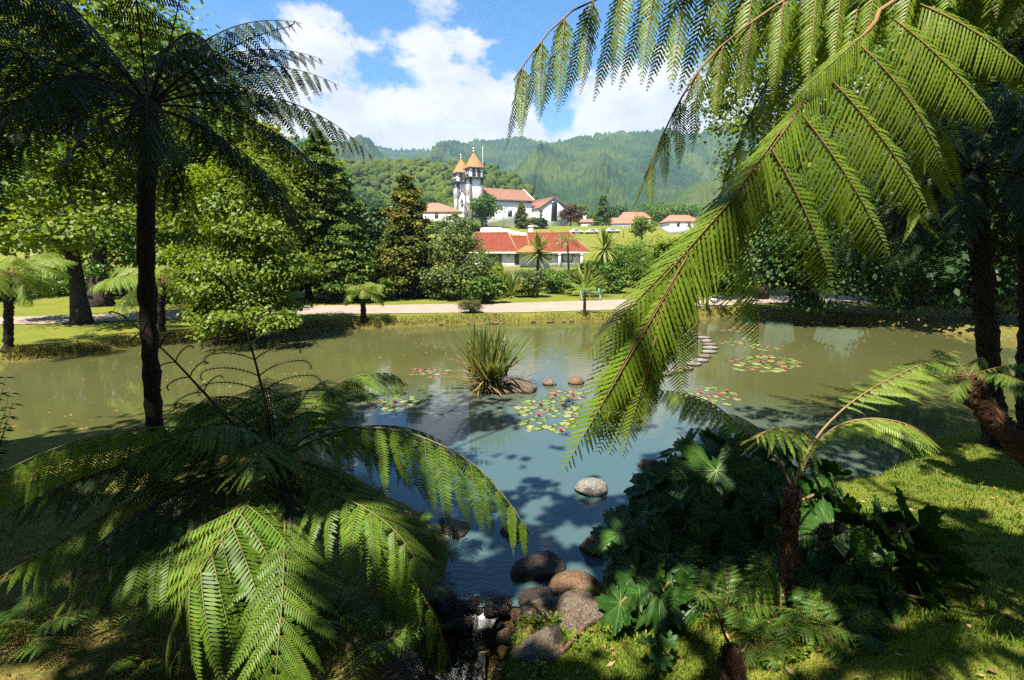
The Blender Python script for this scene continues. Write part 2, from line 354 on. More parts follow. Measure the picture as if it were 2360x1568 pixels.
def build_water():
    P = POND.copy(); n = len(P); c = P.mean(0)
    T = np.roll(P, -1, 0) - np.roll(P, 1, 0); Nn = nrm(np.c_[T[:, 1], -T[:, 0]])
    s = poly_sd(P + Nn * .05, POND); Nn[s < 0] *= -1
    for i in range(n):
        P[i] += Nn[i] * (.04 if i in WEIR else .45)
    bm = bmesh.new(); vs = [bm.verts.new((x, y, 0)) for x, y in P]; f = bm.faces.new(vs)
    bmesh.ops.triangulate(bm, faces=[f]); bm.normal_update()
    for q in bm.faces:
        if q.normal.z < 0: q.normal_flip()
    me = bpy.data.meshes.new('pond_water'); bm.to_mesh(me); bm.free()
    def fn(nt, N, L):
        g = N('ShaderNodeNewGeometry'); mp = N('ShaderNodeMapping'); mp.inputs['Scale'].default_value = (.55, 1.5, 1); L(g.outputs['Position'], mp.inputs[0])
        n0 = noise(N, L, .12, 3, .5)
        c = ramp(N, L, n0, [(.3, (.058, .060, .019)), (.7, (.080, .080, .028))])
        # blue-green tint painted over the near pond in place of the reflected sky
        v2 = N('ShaderNodeVectorMath'); v2.operation = 'DISTANCE'; L(g.outputs['Position'], v2.inputs[0]); v2.inputs[1].default_value = (1.0, 7.0, 0)
        z1 = N('ShaderNodeMath'); z1.operation = 'MULTIPLY_ADD'; L(noise(N, L, .35, 3, .5), z1.inputs[0]); z1.inputs[1].default_value = 5.0; L(v2.outputs['Value'], z1.inputs[2])
        z2 = N('ShaderNodeMapRange'); z2.interpolation_type = 'SMOOTHSTEP'; z2.inputs['From Min'].default_value = 13.0; z2.inputs['From Max'].default_value = 4.0; L(z1.outputs[0], z2.inputs['Value'])
        c = mixc(N, L, z2.outputs[0], c, (.046, .080, .078))
        r1 = noise(N, L, 2.2, 4, .55, vec=mp.outputs[0]); r2 = noise(N, L, 9, 3, .5, vec=mp.outputs[0])
        mask = ramp(N, L, noise(N, L, .16, 2, .5), [(.40, (.10, .10, .10)), (.62, (1, 1, 1))])
        # ripples running to the outflow
        vd = N('ShaderNodeVectorMath'); vd.operation = 'DISTANCE'; L(g.outputs['Position'], vd.inputs[0]); vd.inputs[1].default_value = (-.45, 5.3, 0)
        mr = N('ShaderNodeMapRange'); mr.interpolation_type = 'SMOOTHSTEP'; mr.inputs['From Min'].default_value = 1.25; mr.inputs['From Max'].default_value = .2; L(vd.outputs['Value'], mr.inputs['Value'])
        wv = N('ShaderNodeTexWave'); wv.inputs['Scale'].default_value = 3.0; wv.inputs['Distortion'].default_value = 9; wv.inputs['Detail'].default_value = 3; wv.bands_direction = 'Y'; L(g.outputs['Position'], wv.inputs['Vector'])
        a = N('ShaderNodeMath'); a.operation = 'MULTIPLY_ADD'; L(r2, a.inputs[0]); a.inputs[1].default_value = .3; L(r1, a.inputs[2])
        m = N('ShaderNodeMath'); m.operation = 'MULTIPLY'; L(a.outputs[0], m.inputs[0]); L(mask, m.inputs[1])
        w = N('ShaderNodeMath'); w.operation = 'MULTIPLY'; L(wv.outputs['Fac'], w.inputs[0]); L(mr.outputs[0], w.inputs[1])
        w2 = N('ShaderNodeMath'); w2.operation = 'MULTIPLY_ADD'; L(w.outputs[0], w2.inputs[0]); w2.inputs[1].default_value = .22; L(m.outputs[0], w2.inputs[2])
        b = pbsdf(N, L, c, .018, .5, bump(N, L, w2.outputs[0], .16, .05)); b.inputs['IOR'].default_value = 1.45; return b.outputs[0]
    me.materials.append(mat('murky_water', fn)); tag(link('pond_water', me), kind='structure')
    # stream below the outflow
    P = spline([(x, y, 0) for x, y in STREAM], 60); P = P[(P[:, 1] > 1.0)]
    zz = np.interp(P[:, 1], BEDY, BEDZ); P[:, 2] = np.where(P[:, 1] > 4.98, .004, zz + .07)
    T = nrm(np.gradient(P, axis=0)); S = np.c_[T[:, 1], -T[:, 0], T[:, 0] * 0]; k = 9; w = np.linspace(-.33, .33, k)
    V = P[:, None] + S[:, None] * w[None, :, None]
    V[..., 2] += .025 * wob(V * np.array([2.5, 1, 1]), 5, 31, 3)
    i, j = np.meshgrid(np.arange(len(P) - 1), np.arange(k - 1), indexing='ij')
    F = np.stack([i * k + j, i * k + j + 1, (i + 1) * k + j + 1, (i + 1) * k + j], -1).reshape(-1, 4)
    def fs(nt, N, L):
        g = N('ShaderNodeNewGeometry'); mp = N('ShaderNodeMapping'); mp.inputs['Scale'].default_value = (9, 2.0, 1.5); L(g.outputs['Position'], mp.inputs[0])
        f = noise(N, L, 1.6, 5, .7, vec=mp.outputs[0]); c = ramp(N, L, f, [(.50, (.018, .016, .012)), (.62, (.06, .06, .06)), (.76, (.45, .48, .5))])
        return pbsdf(N, L, c, .3, .4, bump(N, L, f, .4, .03)).outputs[0]
    struct('stream_water', MB().add(V.reshape(-1, 3), F), mat('stream_foam', fs), True)
    # splashes at the lip
    mb = MB(); V0, F0 = ICO[1]
    for _ in range(60):
        p = np.array([rng.uniform(-.75, -.02), 5.0 + abs(rng.normal(0, .14)), .008]); s = rng.uniform(.0015, .005)
        mb.add(V0 * np.array([s * 1.6, s, s * .8]) + p, F0)
    for _ in range(12):
        y = rng.uniform(4.45, 4.95); p = np.array([np.interp(y, [4.4, 5], [-.56, -.4]) + rng.normal(0, .05), y, np.interp(y, BEDY, BEDZ) + .10]); s = rng.uniform(.004, .014)
        mb.add(V0 * np.array([s, s * 1.2, s]) + p, F0)
    tag(link('water_splash', mb.mesh('water_splash', plain('white_water', (.8, .83, .86), .3))), 'white splashing droplets at the outflow between the rocks', 'water', kind='stuff')
build_water()

def strip(name, left, right, m, n=160, dz=.03, cross=7):
    A = spline([(*on_z(u, v, .48)[:2], 0) for u, v in left], n); B = spline([(*on_z(u, v, .48)[:2], 0) for u, v in right], n)
    t = np.linspace(0, 1, cross)[None, :, None]; V = A[:, None] * (1 - t) + B[:, None] * t
    V[..., 0] += .10 * wob(V * np.array([1, 1, 0]), 1.4, 3)
    V[..., 2] = hgt(V[..., 0], V[..., 1]).reshape(V.shape[:2]) + dz
    i, j = np.meshgrid(np.arange(n - 1), np.arange(cross - 1), indexing='ij')
    F = np.stack([i * cross + j, (i + 1) * cross + j, (i + 1) * cross + j + 1, i * cross + j + 1], -1).reshape(-1, 4)
    return struct(name, MB().add(V.reshape(-1, 3), F[:, ::-1]), m, True)
PATH_M = rough_mat('pale_gravel', (.20, .145, .105), (.31, .235, .18), 1.2, .95, .25, .02)
strip('path', [(-150, 752), (0, 749), (150, 746), (300, 738), (500, 733), (700, 726), (840, 723), (1000, 721), (1180, 719), (1400, 713), (1560, 709), (1700, 704), (1850, 699), (2000, 699)],
      [(-150, 735), (0, 733), (200, 727), (350, 718), (500, 712), (700, 707), (840, 705), (1000, 702), (1200, 699), (1400, 694), (1600, 690), (1720, 687), (1850, 685), (2000, 688)], PATH_M)

# ------------------------------------------------------------------ hills
def crest(name_pts, Y):                   # crest line given in pixels -> azimuth, height at distance
    pts = np.array([at(u, v, Y) for u, v in name_pts]); return np.arctan2(pts[:, 0], pts[:, 1]), np.hypot(pts[:, 0], pts[:, 1]), pts[:, 2]
def forest_mat(name, stops, haze=0):
    def fn(nt, N, L):
        n1 = noise(N, L, .006, 5, .6); n2 = noise(N, L, .05, 4, .6)
        m = N('ShaderNodeMath'); m.operation = 'MULTIPLY_ADD'; L(n1, m.inputs[0]); m.inputs[1].default_value = 1.7  # broad forest-tone patches also stand in for cloud shadows on the mountain
        a = N('ShaderNodeMath'); a.operation = 'MULTIPLY_ADD'; L(attr(N), a.inputs[0]); a.inputs[1].default_value = .35; a.inputs[2].default_value = -.5; L(a.outputs[0], m.inputs[2])
        c = ramp(N, L, m.outputs[0], stops)
        c = mixc(N, L, .35, c, ramp(N, L, n2, [(.3, stops[0][1]), (.7, stops[-1][1])]))
        return pbsdf(N, L, c, .95, .05).outputs[0]
    return mat(name, fn)
def hill(name, crest_px, Yc, r0, r1, base_z, back_drop, mt, amp, fscale, seed, na=300, nr=70, amin=-62, amax=62, rough=0):
    ca, cr, cz = crest(crest_px, Yc)
    a = np.radians(np.linspace(amin, amax, na)); t = np.linspace(0, 1.25, nr)
    H = np.interp(a, ca, cz)
    r = r0 + (r1 - r0) * t[None, :] + 0 * a[:, None]
    s = np.clip(t, 0, 1); prof = s ** 1.25 * (1 - .0 * s); prof = np.where(t > 1, 1 - back_drop * (t - 1) / .25, prof)
    X = r * np.sin(a)[:, None]; Y = r * np.cos(a)[:, None]
    # spurs and gullies that run down the slope
    P = np.stack([X, Y, X * 0], -1)
    q = np.c_[(a * 1.0)[:, None].repeat(nr, 1).ravel(), (t * .25)[None, :].repeat(na, 0).ravel(), np.zeros(na * nr)]
    g = (1 - 2 * np.abs(wob(q, 20, seed, 2))).reshape(na, nr)
    Z = base_z + (H[:, None] - base_z) * prof[None, :]
    env = (4 * s * (1 - s))[None, :]
    Z = Z + amp * g * env + amp * .35 * wob(P, 6.0 / fscale, seed + 2).reshape(na, nr) * (s * (1 - s * .8))[None, :]
    if rough:                              # tree crowns, each a rise of its own
        w_ = .45 + .55 * np.clip(.5 + wob(P, .02, seed + 7).reshape(na, nr), 0, 1); Z = Z + 13 * wob(P, .024, seed + 9).reshape(na, nr) * env + rough * w_ * rng.standard_normal((na, nr)) * np.clip(s * 20, 0, 1)[None, :]
    i, j = np.meshgrid(np.arange(na - 1), np.arange(nr - 1), indexing='ij')
    F = np.stack([i * nr + j, (i + 1) * nr + j, (i + 1) * nr + j + 1, i * nr + j + 1], -1).reshape(-1, 4)
    V = np.stack([X, Y, Z], -1)
    struct(name, MB().add(V.reshape(-1, 3), F, 0, rng.uniform(.3, .7, na * nr)), mt, not rough)
    return V
def wood(name, V, n, size, mt, label, seed, lo=0.02, hi=.85, sub=1, squash=1.0):
    g = np.random.default_rng(seed); na, nr = V.shape[:2]; V0, F0 = ICO[sub]; k = len(V0)
    a = g.uniform(0, na - 1.01, n); t = (g.uniform(lo, hi, n)) * (nr - 1.01); i = a.astype(int); j = t.astype(int); fa = (a - i)[:, None]; ft = (t - j)[:, None]
    P = (V[i, j] * (1 - fa) + V[i + 1, j] * fa) * (1 - ft) + (V[i, j + 1] * (1 - fa) + V[i + 1, j + 1] * fa) * ft
    patch = wob(P, 2.2 / (size * 10), seed + 1)
    s = size * g.uniform(.55, 1.25, n) * (1 + .35 * patch)
    jit = 1 + .28 * g.standard_normal((n, k, 1)).clip(-1.5, 1.5)
    s = s * g.choice([.45, .75, 1.05, 1.5], n, p=[.4, .3, .2, .1]); W = V0[None] * jit * (s[:, None, None] * np.array([1, 1, squash])[None, None]) + P[:, None] + np.array([0, 0, 1]) * (s * .25)[:, None, None]
    F = (F0[None] + (np.arange(n) * k)[:, None, None]).reshape(-1, 3)
    tint = np.clip(.5 + .2 * patch + .1 * g.standard_normal(n), 0, 1).repeat(k)
    return tag(link(name, MB().add(W.reshape(-1, 3), F, 0, tint).mesh(name, mt, True)), label, 'forest', kind='stuff')
MT_FAR = forest_mat('mountain_forest', [(.3, (.006, .020, .009)), (.46, (.013, .036, .012)), (.58, (.030, .055, .012)), (.74, (.060, .078, .016))])
MT_MID = forest_mat('hill_forest', [(.2, (.018, .038, .006)), (.45, (.036, .064, .009)), (.65, (.072, .10, .014)), (.85, (.12, .12, .02))])
V = hill('mountain', [(-1500, 330), (-600, 345), (200, 340), (560, 352), (700, 345), (790, 344), (830, 350), (862, 346), (900, 354), (945, 349), (985, 352), (1020, 352), (1060, 347), (1090, 339), (1130, 333), (1180, 334), (1230, 335), (1265, 337), (1300, 333), (1340, 339), (1400, 344),
         (1440, 342), (1490, 334), (1560, 330), (1640, 333), (1720, 328), (1850, 332), (2000, 334), (2300, 326), (2800, 330), (3800, 340)], 1700, 430, 1700, 14, .25, MT_FAR, 70, 120, 3, 760, 135, rough=4.2)
V = hill('wooded_hill', [(-1200, 480), (300, 420), (600, 392), (760, 383), (830, 381), (900, 381), (1000, 378), (1060, 374), (1110, 378), (1150, 395), (1185, 415), (1215, 445), (1245, 490), (1280, 530), (1400, 545), (2000, 545), (3600, 545)], 380, 235, 380, 13.4, .4, MT_MID, 7, 40, 13, 260, 50, -50, 40)
wood('hill_forest', V[:int(260 * .78)], 8000, 2.6, MT_MID, 'rounded green trees covering the low hill behind the church', 27, .0, .95, 1, 1.0)

def build_haze():
    mb = MB(); top = max(float(max(v.co.z for v in bpy.data.objects[n].data.vertices)) for n in ('mountain', 'ground')) + 5
    box(mb, (-2050, -930, -3), (2050, 2090, top))
    m = bpy.data.materials.new('air'); m.use_nodes = True; nt = m.node_tree; nt.nodes.clear()
    out = nt.nodes.new('ShaderNodeOutputMaterial'); v = nt.nodes.new('ShaderNodeVolumePrincipled')
    v.inputs['Color'].default_value = (.50, .75, 1.0, 1); v.inputs['Density'].default_value = 0.00017; v.inputs['Anisotropy'].default_value = 0.1
    nt.links.new(v.outputs[0], out.inputs['Volume'])
    tag(link('haze', mb.mesh('haze', m)), 'thin blue haze in the valley air', 'haze', kind='stuff')
build_haze()
# ------------------------------------------------------------------ ferns
FERN = leaf_mat('fern_green', (.048, .098, .007), (.082, .152, .010), (.135, .20, .018), .30, .5, .25, 3.0, (.20, .11, .03))
FERN_SUN = leaf_mat('fern_yellow_green', (.09, .17, .012), (.15, .23, .018), (.20, .27, .03), .35, .5, .3)
FERN_SHADED = leaf_mat('fern_shaded_green', (.010, .026, .004), (.018, .042, .005), (.028, .058, .008), .22, .5, .2)  # base colour darkened to put the shade into these fronds
FERN_HERO = leaf_mat('fern_bright', (.085, .145, .011), (.135, .205, .016), (.195, .245, .027), .32, .42, .35, 6, (.22, .12, .035))
FERN_DEAD = leaf_mat('fern_dead_brown', (.12, .05, .02), (.20, .085, .035), (.26, .12, .05), .2, .8, .1)
RIB = rough_mat('fern_rib', (.13, .075, .03), (.22, .14, .06), 30, .7, .2, .004)
RIB_GREEN = rough_mat('fern_rib_green', (.085, .095, .025), (.14, .13, .04), 30, .7, .2, .004)
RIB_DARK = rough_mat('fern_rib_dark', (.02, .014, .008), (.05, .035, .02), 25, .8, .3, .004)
TRUNK = rough_mat('fern_trunk_fibre', (.012, .009, .006), (.045, .032, .02), 18, .95, 1.0, .03)
TRUNK_BROWN = rough_mat('fern_trunk_brown', (.03, .015, .008), (.11, .055, .027), 22, .95, 1.0, .03)

def pinna_tpl(npin=22, wid=.26, droop=.25, pw=.5, serr=0, rib=.007, seed=0, taper=.9, fwd=.45, gap=.0, sag=.0):
    """one pinna of length 1 along +X: a drooping midrib with two rows of narrow pinnules; serr>0 cuts them into teeth"""
    g = np.random.default_rng(seed); mb = MB()
    t = np.linspace(.035, .985, npin); ang = droop * t * 1.4
    def mid(t): return np.stack([t - .10 * droop * t ** 3, 0 * t, -droop * t ** 2.0 * .75], -1)
    C = mid(t); T = nrm(np.stack([1 - .3 * droop * t ** 2, 0 * t, -1.5 * droop * t], -1)); Bn = np.stack([-T[:, 2], 0 * t, T[:, 0]], -1)
    prof = wid * np.minimum(1, (t / .10 + .45)) * (1 - t ** 2.6 * taper) * (1 - .15 * t)
    step = .95 / npin
    for side in (-1, 1):
        S = np.array([0, side, 0.])
        f = fwd + .25 * t[:, None]
        D = nrm(S[None] * 1 + T * f - Bn * (.12 + sag + .22 * g.uniform(0, 1, (npin, 1))))
        Nn = nrm(np.cross(D, T) * -side); W = nrm(np.cross(Nn, D))
        l = prof[:, None] * g.uniform(.82, 1.07, (npin, 1)) * np.where(g.uniform(0, 1, (npin, 1)) < .04, .45, 1); w = step * pw * (1 - gap)
        wk = w * np.clip(l / (wid * .5), .45, 1)
        tn = g.uniform(.35, .65) + .12 * g.standard_normal(npin) + (g.uniform(0, 1, npin) < .006) * .35
        if not serr:
            V = np.stack([C + W * wk * .55, C - W * wk * .55, C + D * l * .55 - W * wk - Nn * l * .02, C + D * l * 1.0 - Nn * l * .10, C + D * l * .55 + W * wk - Nn * l * .02], 1)
            F = np.array([[0, 1, 2, 4], [4, 2, 3, 3]])
            q = (np.arange(npin) * 5)[:, None]
            mb.add(V.reshape(-1, 3), np.concatenate([q + np.array([0, 1, 2, 4])]), 0, tn.repeat(5)); b = mb.n - len(V) * 5
            mb.F.append(q + np.array([4, 2, 3]) + b); mb.M.append(np.zeros(npin, int))
        else:
            k = serr; s = np.linspace(0, 1, k)
            env = np.minimum(1, .65 + s * 2) * (1 - s ** 2.2 * .97)
            rows = []
            for sg in (1, -1):
                saw = []
                for q_ in range(k):
                    saw.append(C + D * l * s[q_] + W * wk * sg * env[q_] * .62 - Nn * l * (.22 * s[q_] ** 2) - Nn * wk * .15)
                    saw.append(C + D * l * min(1, s[q_] + .62 / k) + W * wk * sg * env[q_] * 1.12 - Nn * l * (.22 * s[q_] ** 2) - Nn * wk * .35)
                rows.append(np.stack(saw, 1))
            mid_ = np.stack([C + D * l * s[q_ // 2] - Nn * l * (.22 * s[q_ // 2] ** 2) for q_ in range(2 * k)], 1)
            V = np.concatenate([mid_, rows[0], rows[1]], 1); m = 2 * k; F = []
            for q_ in range(m - 1):
                F.append([q_, q_ + 1, m + q_ + 1, m + q_]); F.append([q_ + 1, q_, 2 * m + q_, 2 * m + q_ + 1])
            F = np.array(F)
            mb.add(V.reshape(-1, 3), (F[None] + (np.arange(npin) * 3 * m)[:, None, None]).reshape(-1, 4), 0, tn.repeat(3 * m))
    tt = np.linspace(0, 1, 9)
    tube(mb, mid(tt) + np.array([0, 0, .002]), rib * (1.1 - tt), 4, 1, .5, close=False)
    return mb
def tpl_arrays(mb):
    V = np.concatenate(mb.V); T = np.concatenate(mb.T)
    return V, mb.F, mb.M, T
TPL = {}
def tpl(key, **kw):
    if key not in TPL: TPL[key] = tpl_arrays(pinna_tpl(**kw))
    return TPL[key]
for q_, dr in enumerate((.12, .3, .55)):
    tpl(('mid', q_), npin=18, wid=.17, droop=dr, pw=.40, seed=q_)
    tpl(('low', q_), npin=9, wid=.20, droop=dr, pw=.5, seed=q_ + 9)
    tpl(('near', q_), npin=26, wid=.165, droop=dr, pw=.40, seed=q_ + 5, fwd=.55)

def frond_spots(P, npairs, lmax, hang=.2, ang=62, t0=.16, peak=.42, up=None, tipw=.10, sides=(1, -1), hangs=None):
    """where each pinna goes along a rachis curve: position, X axis, Z axis, length"""
    n = len(P); T = nrm(np.gradient(P, axis=0)); d = np.r_[0, np.cumsum(np.linalg.norm(np.diff(P, axis=0), axis=1))]; d /= d[-1]
    upv = np.array([0, 0, 1.]) if up is None else np.asarray(up, float)
    out = []
    for i in range(npairs):
        t = t0 + (1 - t0) * (i + .5) / npairs; c = np.array([np.interp(t, d, P[:, k]) for k in range(3)]); tg = nrm([np.interp(t, d, T[:, k]) for k in range(3)])
        side = np.cross(tg, upv)
        if np.linalg.norm(side) < .15: side = np.cross(tg, np.array([0, 1., 0]))
        side = nrm(side); nn = nrm(np.cross(side, tg))
        s = (t - t0) / (1 - t0)
        L = lmax * (s / peak) ** .4 if s < peak else lmax * (tipw + (1 - tipw) * (1 - ((s - peak) / (1 - peak)) ** 1.8))
        a = math.radians(ang - 22 * s)
        for sg in sides:
            h = hang if hangs is None else hangs[0 if sg > 0 else 1]
            x = side * sg * math.sin(a) + tg * math.cos(a)
            x = nrm(x + np.array([0, 0, -1]) * h * 1.2 + rng.normal(0, .05, 3)); y = nrm(tg - x * np.dot(tg, x)); z = np.cross(x, y)
            if np.dot(z, nn + side * sg * .7) < 0: z = -z
            z = nrm(z + rng.normal(0, .12, 3)); z = nrm(z - x * np.dot(z, x))
            out.append((c, x, z, max(L, lmax * .06) * rng.uniform(.92, 1.06)))
    return out
def rachis_r(P, r): return np.linspace(r, r * .22, len(P))
def add_frond(name, P, parent, lmax, npairs=22, hang=.2, kind='mid', mats=None, r=.012, ang=62, t0=.16, peak=.42, up=None, split=False, droop=None, sides=(1, -1), hangs=None, width=1.0, tipw=.10, mesh_only=False):
    """a frond: its rachis and pinnae as one leaf; with split, every pinna is a mesh of its own (shared data)"""
    mats = mats or [FERN, RIB]; P = np.asarray(P, float); mb = MB()
    tube(mb, P, rachis_r(P, r), 6, 1, .5, close=True)
    spots = frond_spots(P, npairs, lmax, hang, ang, t0, peak, up, tipw, sides, hangs)
    if not split:
        for c, x, z, l in spots:
            V, Fs, Ms, Tn = TPL[(kind, int(rng.integers(0, 3)) if droop is None else droop)]
            y = np.cross(z, x); W = c + (V[:, :1] * x + V[:, 1:2] * y * width + V[:, 2:] * z) * l
            b = mb.n; mb.V.append(W); mb.T.append(Tn + rng.normal(0, .08)); mb.n += len(W)
            for f, m in zip(Fs, Ms): mb.F.append(f + b); mb.M.append(m)
        if mesh_only: return mb.mesh(name, mats)
        return part(name, mb, mats, parent)
    fr = part(name, mb, mats, parent, True); off = np.zeros(3); p = parent
    while p is not None: off = off + np.array(p.location); p = p.parent
    for c, x, z, l in spots:
        key = (kind, int(rng.integers(0, 3)) if droop is None else droop, mats[0].name)
        if key not in SHARED:
            V, Fs, Ms, Tn = TPL[key[:2]]; q = MB(); q.V = [V]; q.F = Fs; q.M = Ms; q.T = [Tn]; q.n = len(V); SHARED[key] = q.mesh('pinna', mats)
        o = link('pinna', SHARED[key], fr); y = np.cross(z, x)
        M = Matrix.Identity(4)
        for k in range(3):
            M[k][0] = x[k] * l; M[k][1] = y[k] * l * width; M[k][2] = z[k] * l; M[k][3] = c[k] - off[k]
        o.matrix_local = M
    return fr
SHARED = {}
def arch(base, az, L, e0, bend, n=18, pw=1.25):
    """a rachis that leaves the crown at azimuth az (0 = +Y, clockwise), rises at e0 and bends over"""
    t = np.linspace(0, 1, n); e = np.radians(e0 - bend * t ** pw); a = math.radians(az)
    ds = L / (n - 1); h = np.r_[0, np.cumsum(np.cos(e[:-1]) * ds)]; z = np.r_[0, np.cumsum(np.sin(e[:-1]) * ds)]
    return np.asarray(base) + np.c_[h * math.sin(a), h * math.cos(a), z]
def fern_trunk(P, r0, r1, parent, mats=TRUNK, n=10, seg=40, stubs=True, name='trunk'):
    Q = spline(P, seg); mb = MB(); r = np.linspace(r0, r1, seg) * (1 + .05 * rng.standard_normal(seg)); r[:3] *= [1.5, 1.25, 1.1]
    tube(mb, Q, r, n, 0, .5, lump=.09)
    if stubs:                              # old leaf-base stubs all round
        T, S, B = frames(Q)
        for i in range(1, seg - 1):
            for k in range(4):
                a = rng.uniform(0, 6.28); o = S[i] * math.cos(a) + B[i] * math.sin(a); p = Q[i] + o * r[i] * .8
                l = r[i] * rng.uniform(.25, .6); s = r[i] * .16
                tube(mb, np.array([p, p + o * l * .6 + T[i] * l]), [s, s * .4], 4)
    return part(name, mb, mats, parent)
def crozier(P, parent, r, pair, lmax, mats=RIB_DARK, name='fiddlehead', up=None, curl=2.6, t0=.3, hairs=True):
    """an unrolling young frond: hairy stalk, pairs of thin bare side stalks with coiled tips and a coiled head"""
    mb = MB(); P = np.asarray(P, float); T = nrm(np.gradient(P, axis=0)); tube(mb, P, rachis_r(P, r), 6)
    n = len(P)
    def coil(p, d, s, L, c, rr, turns):
        q = [p]; dr = nrm(d); ax = nrm(np.cross(dr, s)); k = 22
        for i in range(k):
            u = i / (k - 1); th = (c * .9 if u < .62 else c * .9 + (u - .62) / .38 * turns * 9) / k
            dr = nrm(dr * math.cos(th) + np.cross(ax, dr) * math.sin(th) + ax * np.dot(ax, dr) * (1 - math.cos(th))); q.append(q[-1] + dr * L / k * (1 if u < .62 else .55))
        q = np.array(q); tube(mb, q, np.linspace(rr, rr * .5, len(q)), 5)
        if hairs:
            for i in range(3, len(q) - 1):
                for sg in (1, -1):
                    o = nrm(q[i] - q[i - 1]); w = nrm(np.cross(o, ax)) * sg; tube(mb, np.array([q[i], q[i] + w * L * .035 + o * L * .02]), [rr * .5, rr * .15], 3)
    for i in range(pair):
        t = t0 + (1 - t0) * i / pair; k = min(int(t * (n - 1)), n - 2); p = P[k] + (P[k + 1] - P[k]) * (t * (n - 1) - k); tg = T[k]
        side = nrm(np.cross(tg, np.array([0, 1., 0]) if up is None else np.asarray(up)))
        for sg in (1, -1):
            d = nrm(side * sg * 1.0 + tg * .75); L = lmax * (1 - .5 * (t - t0) / (1 - t0)) * rng.uniform(.85, 1.1)
            coil(p, d, -tg, L, 1.3, r * .34, curl * .32)
    coil(P[-1], T[-1], nrm(np.cross(T[-1], np.array([0, 1., 0]))), lmax * .5, 1.0, r * .45, curl * .4)
    return part(name, mb, mats, parent)

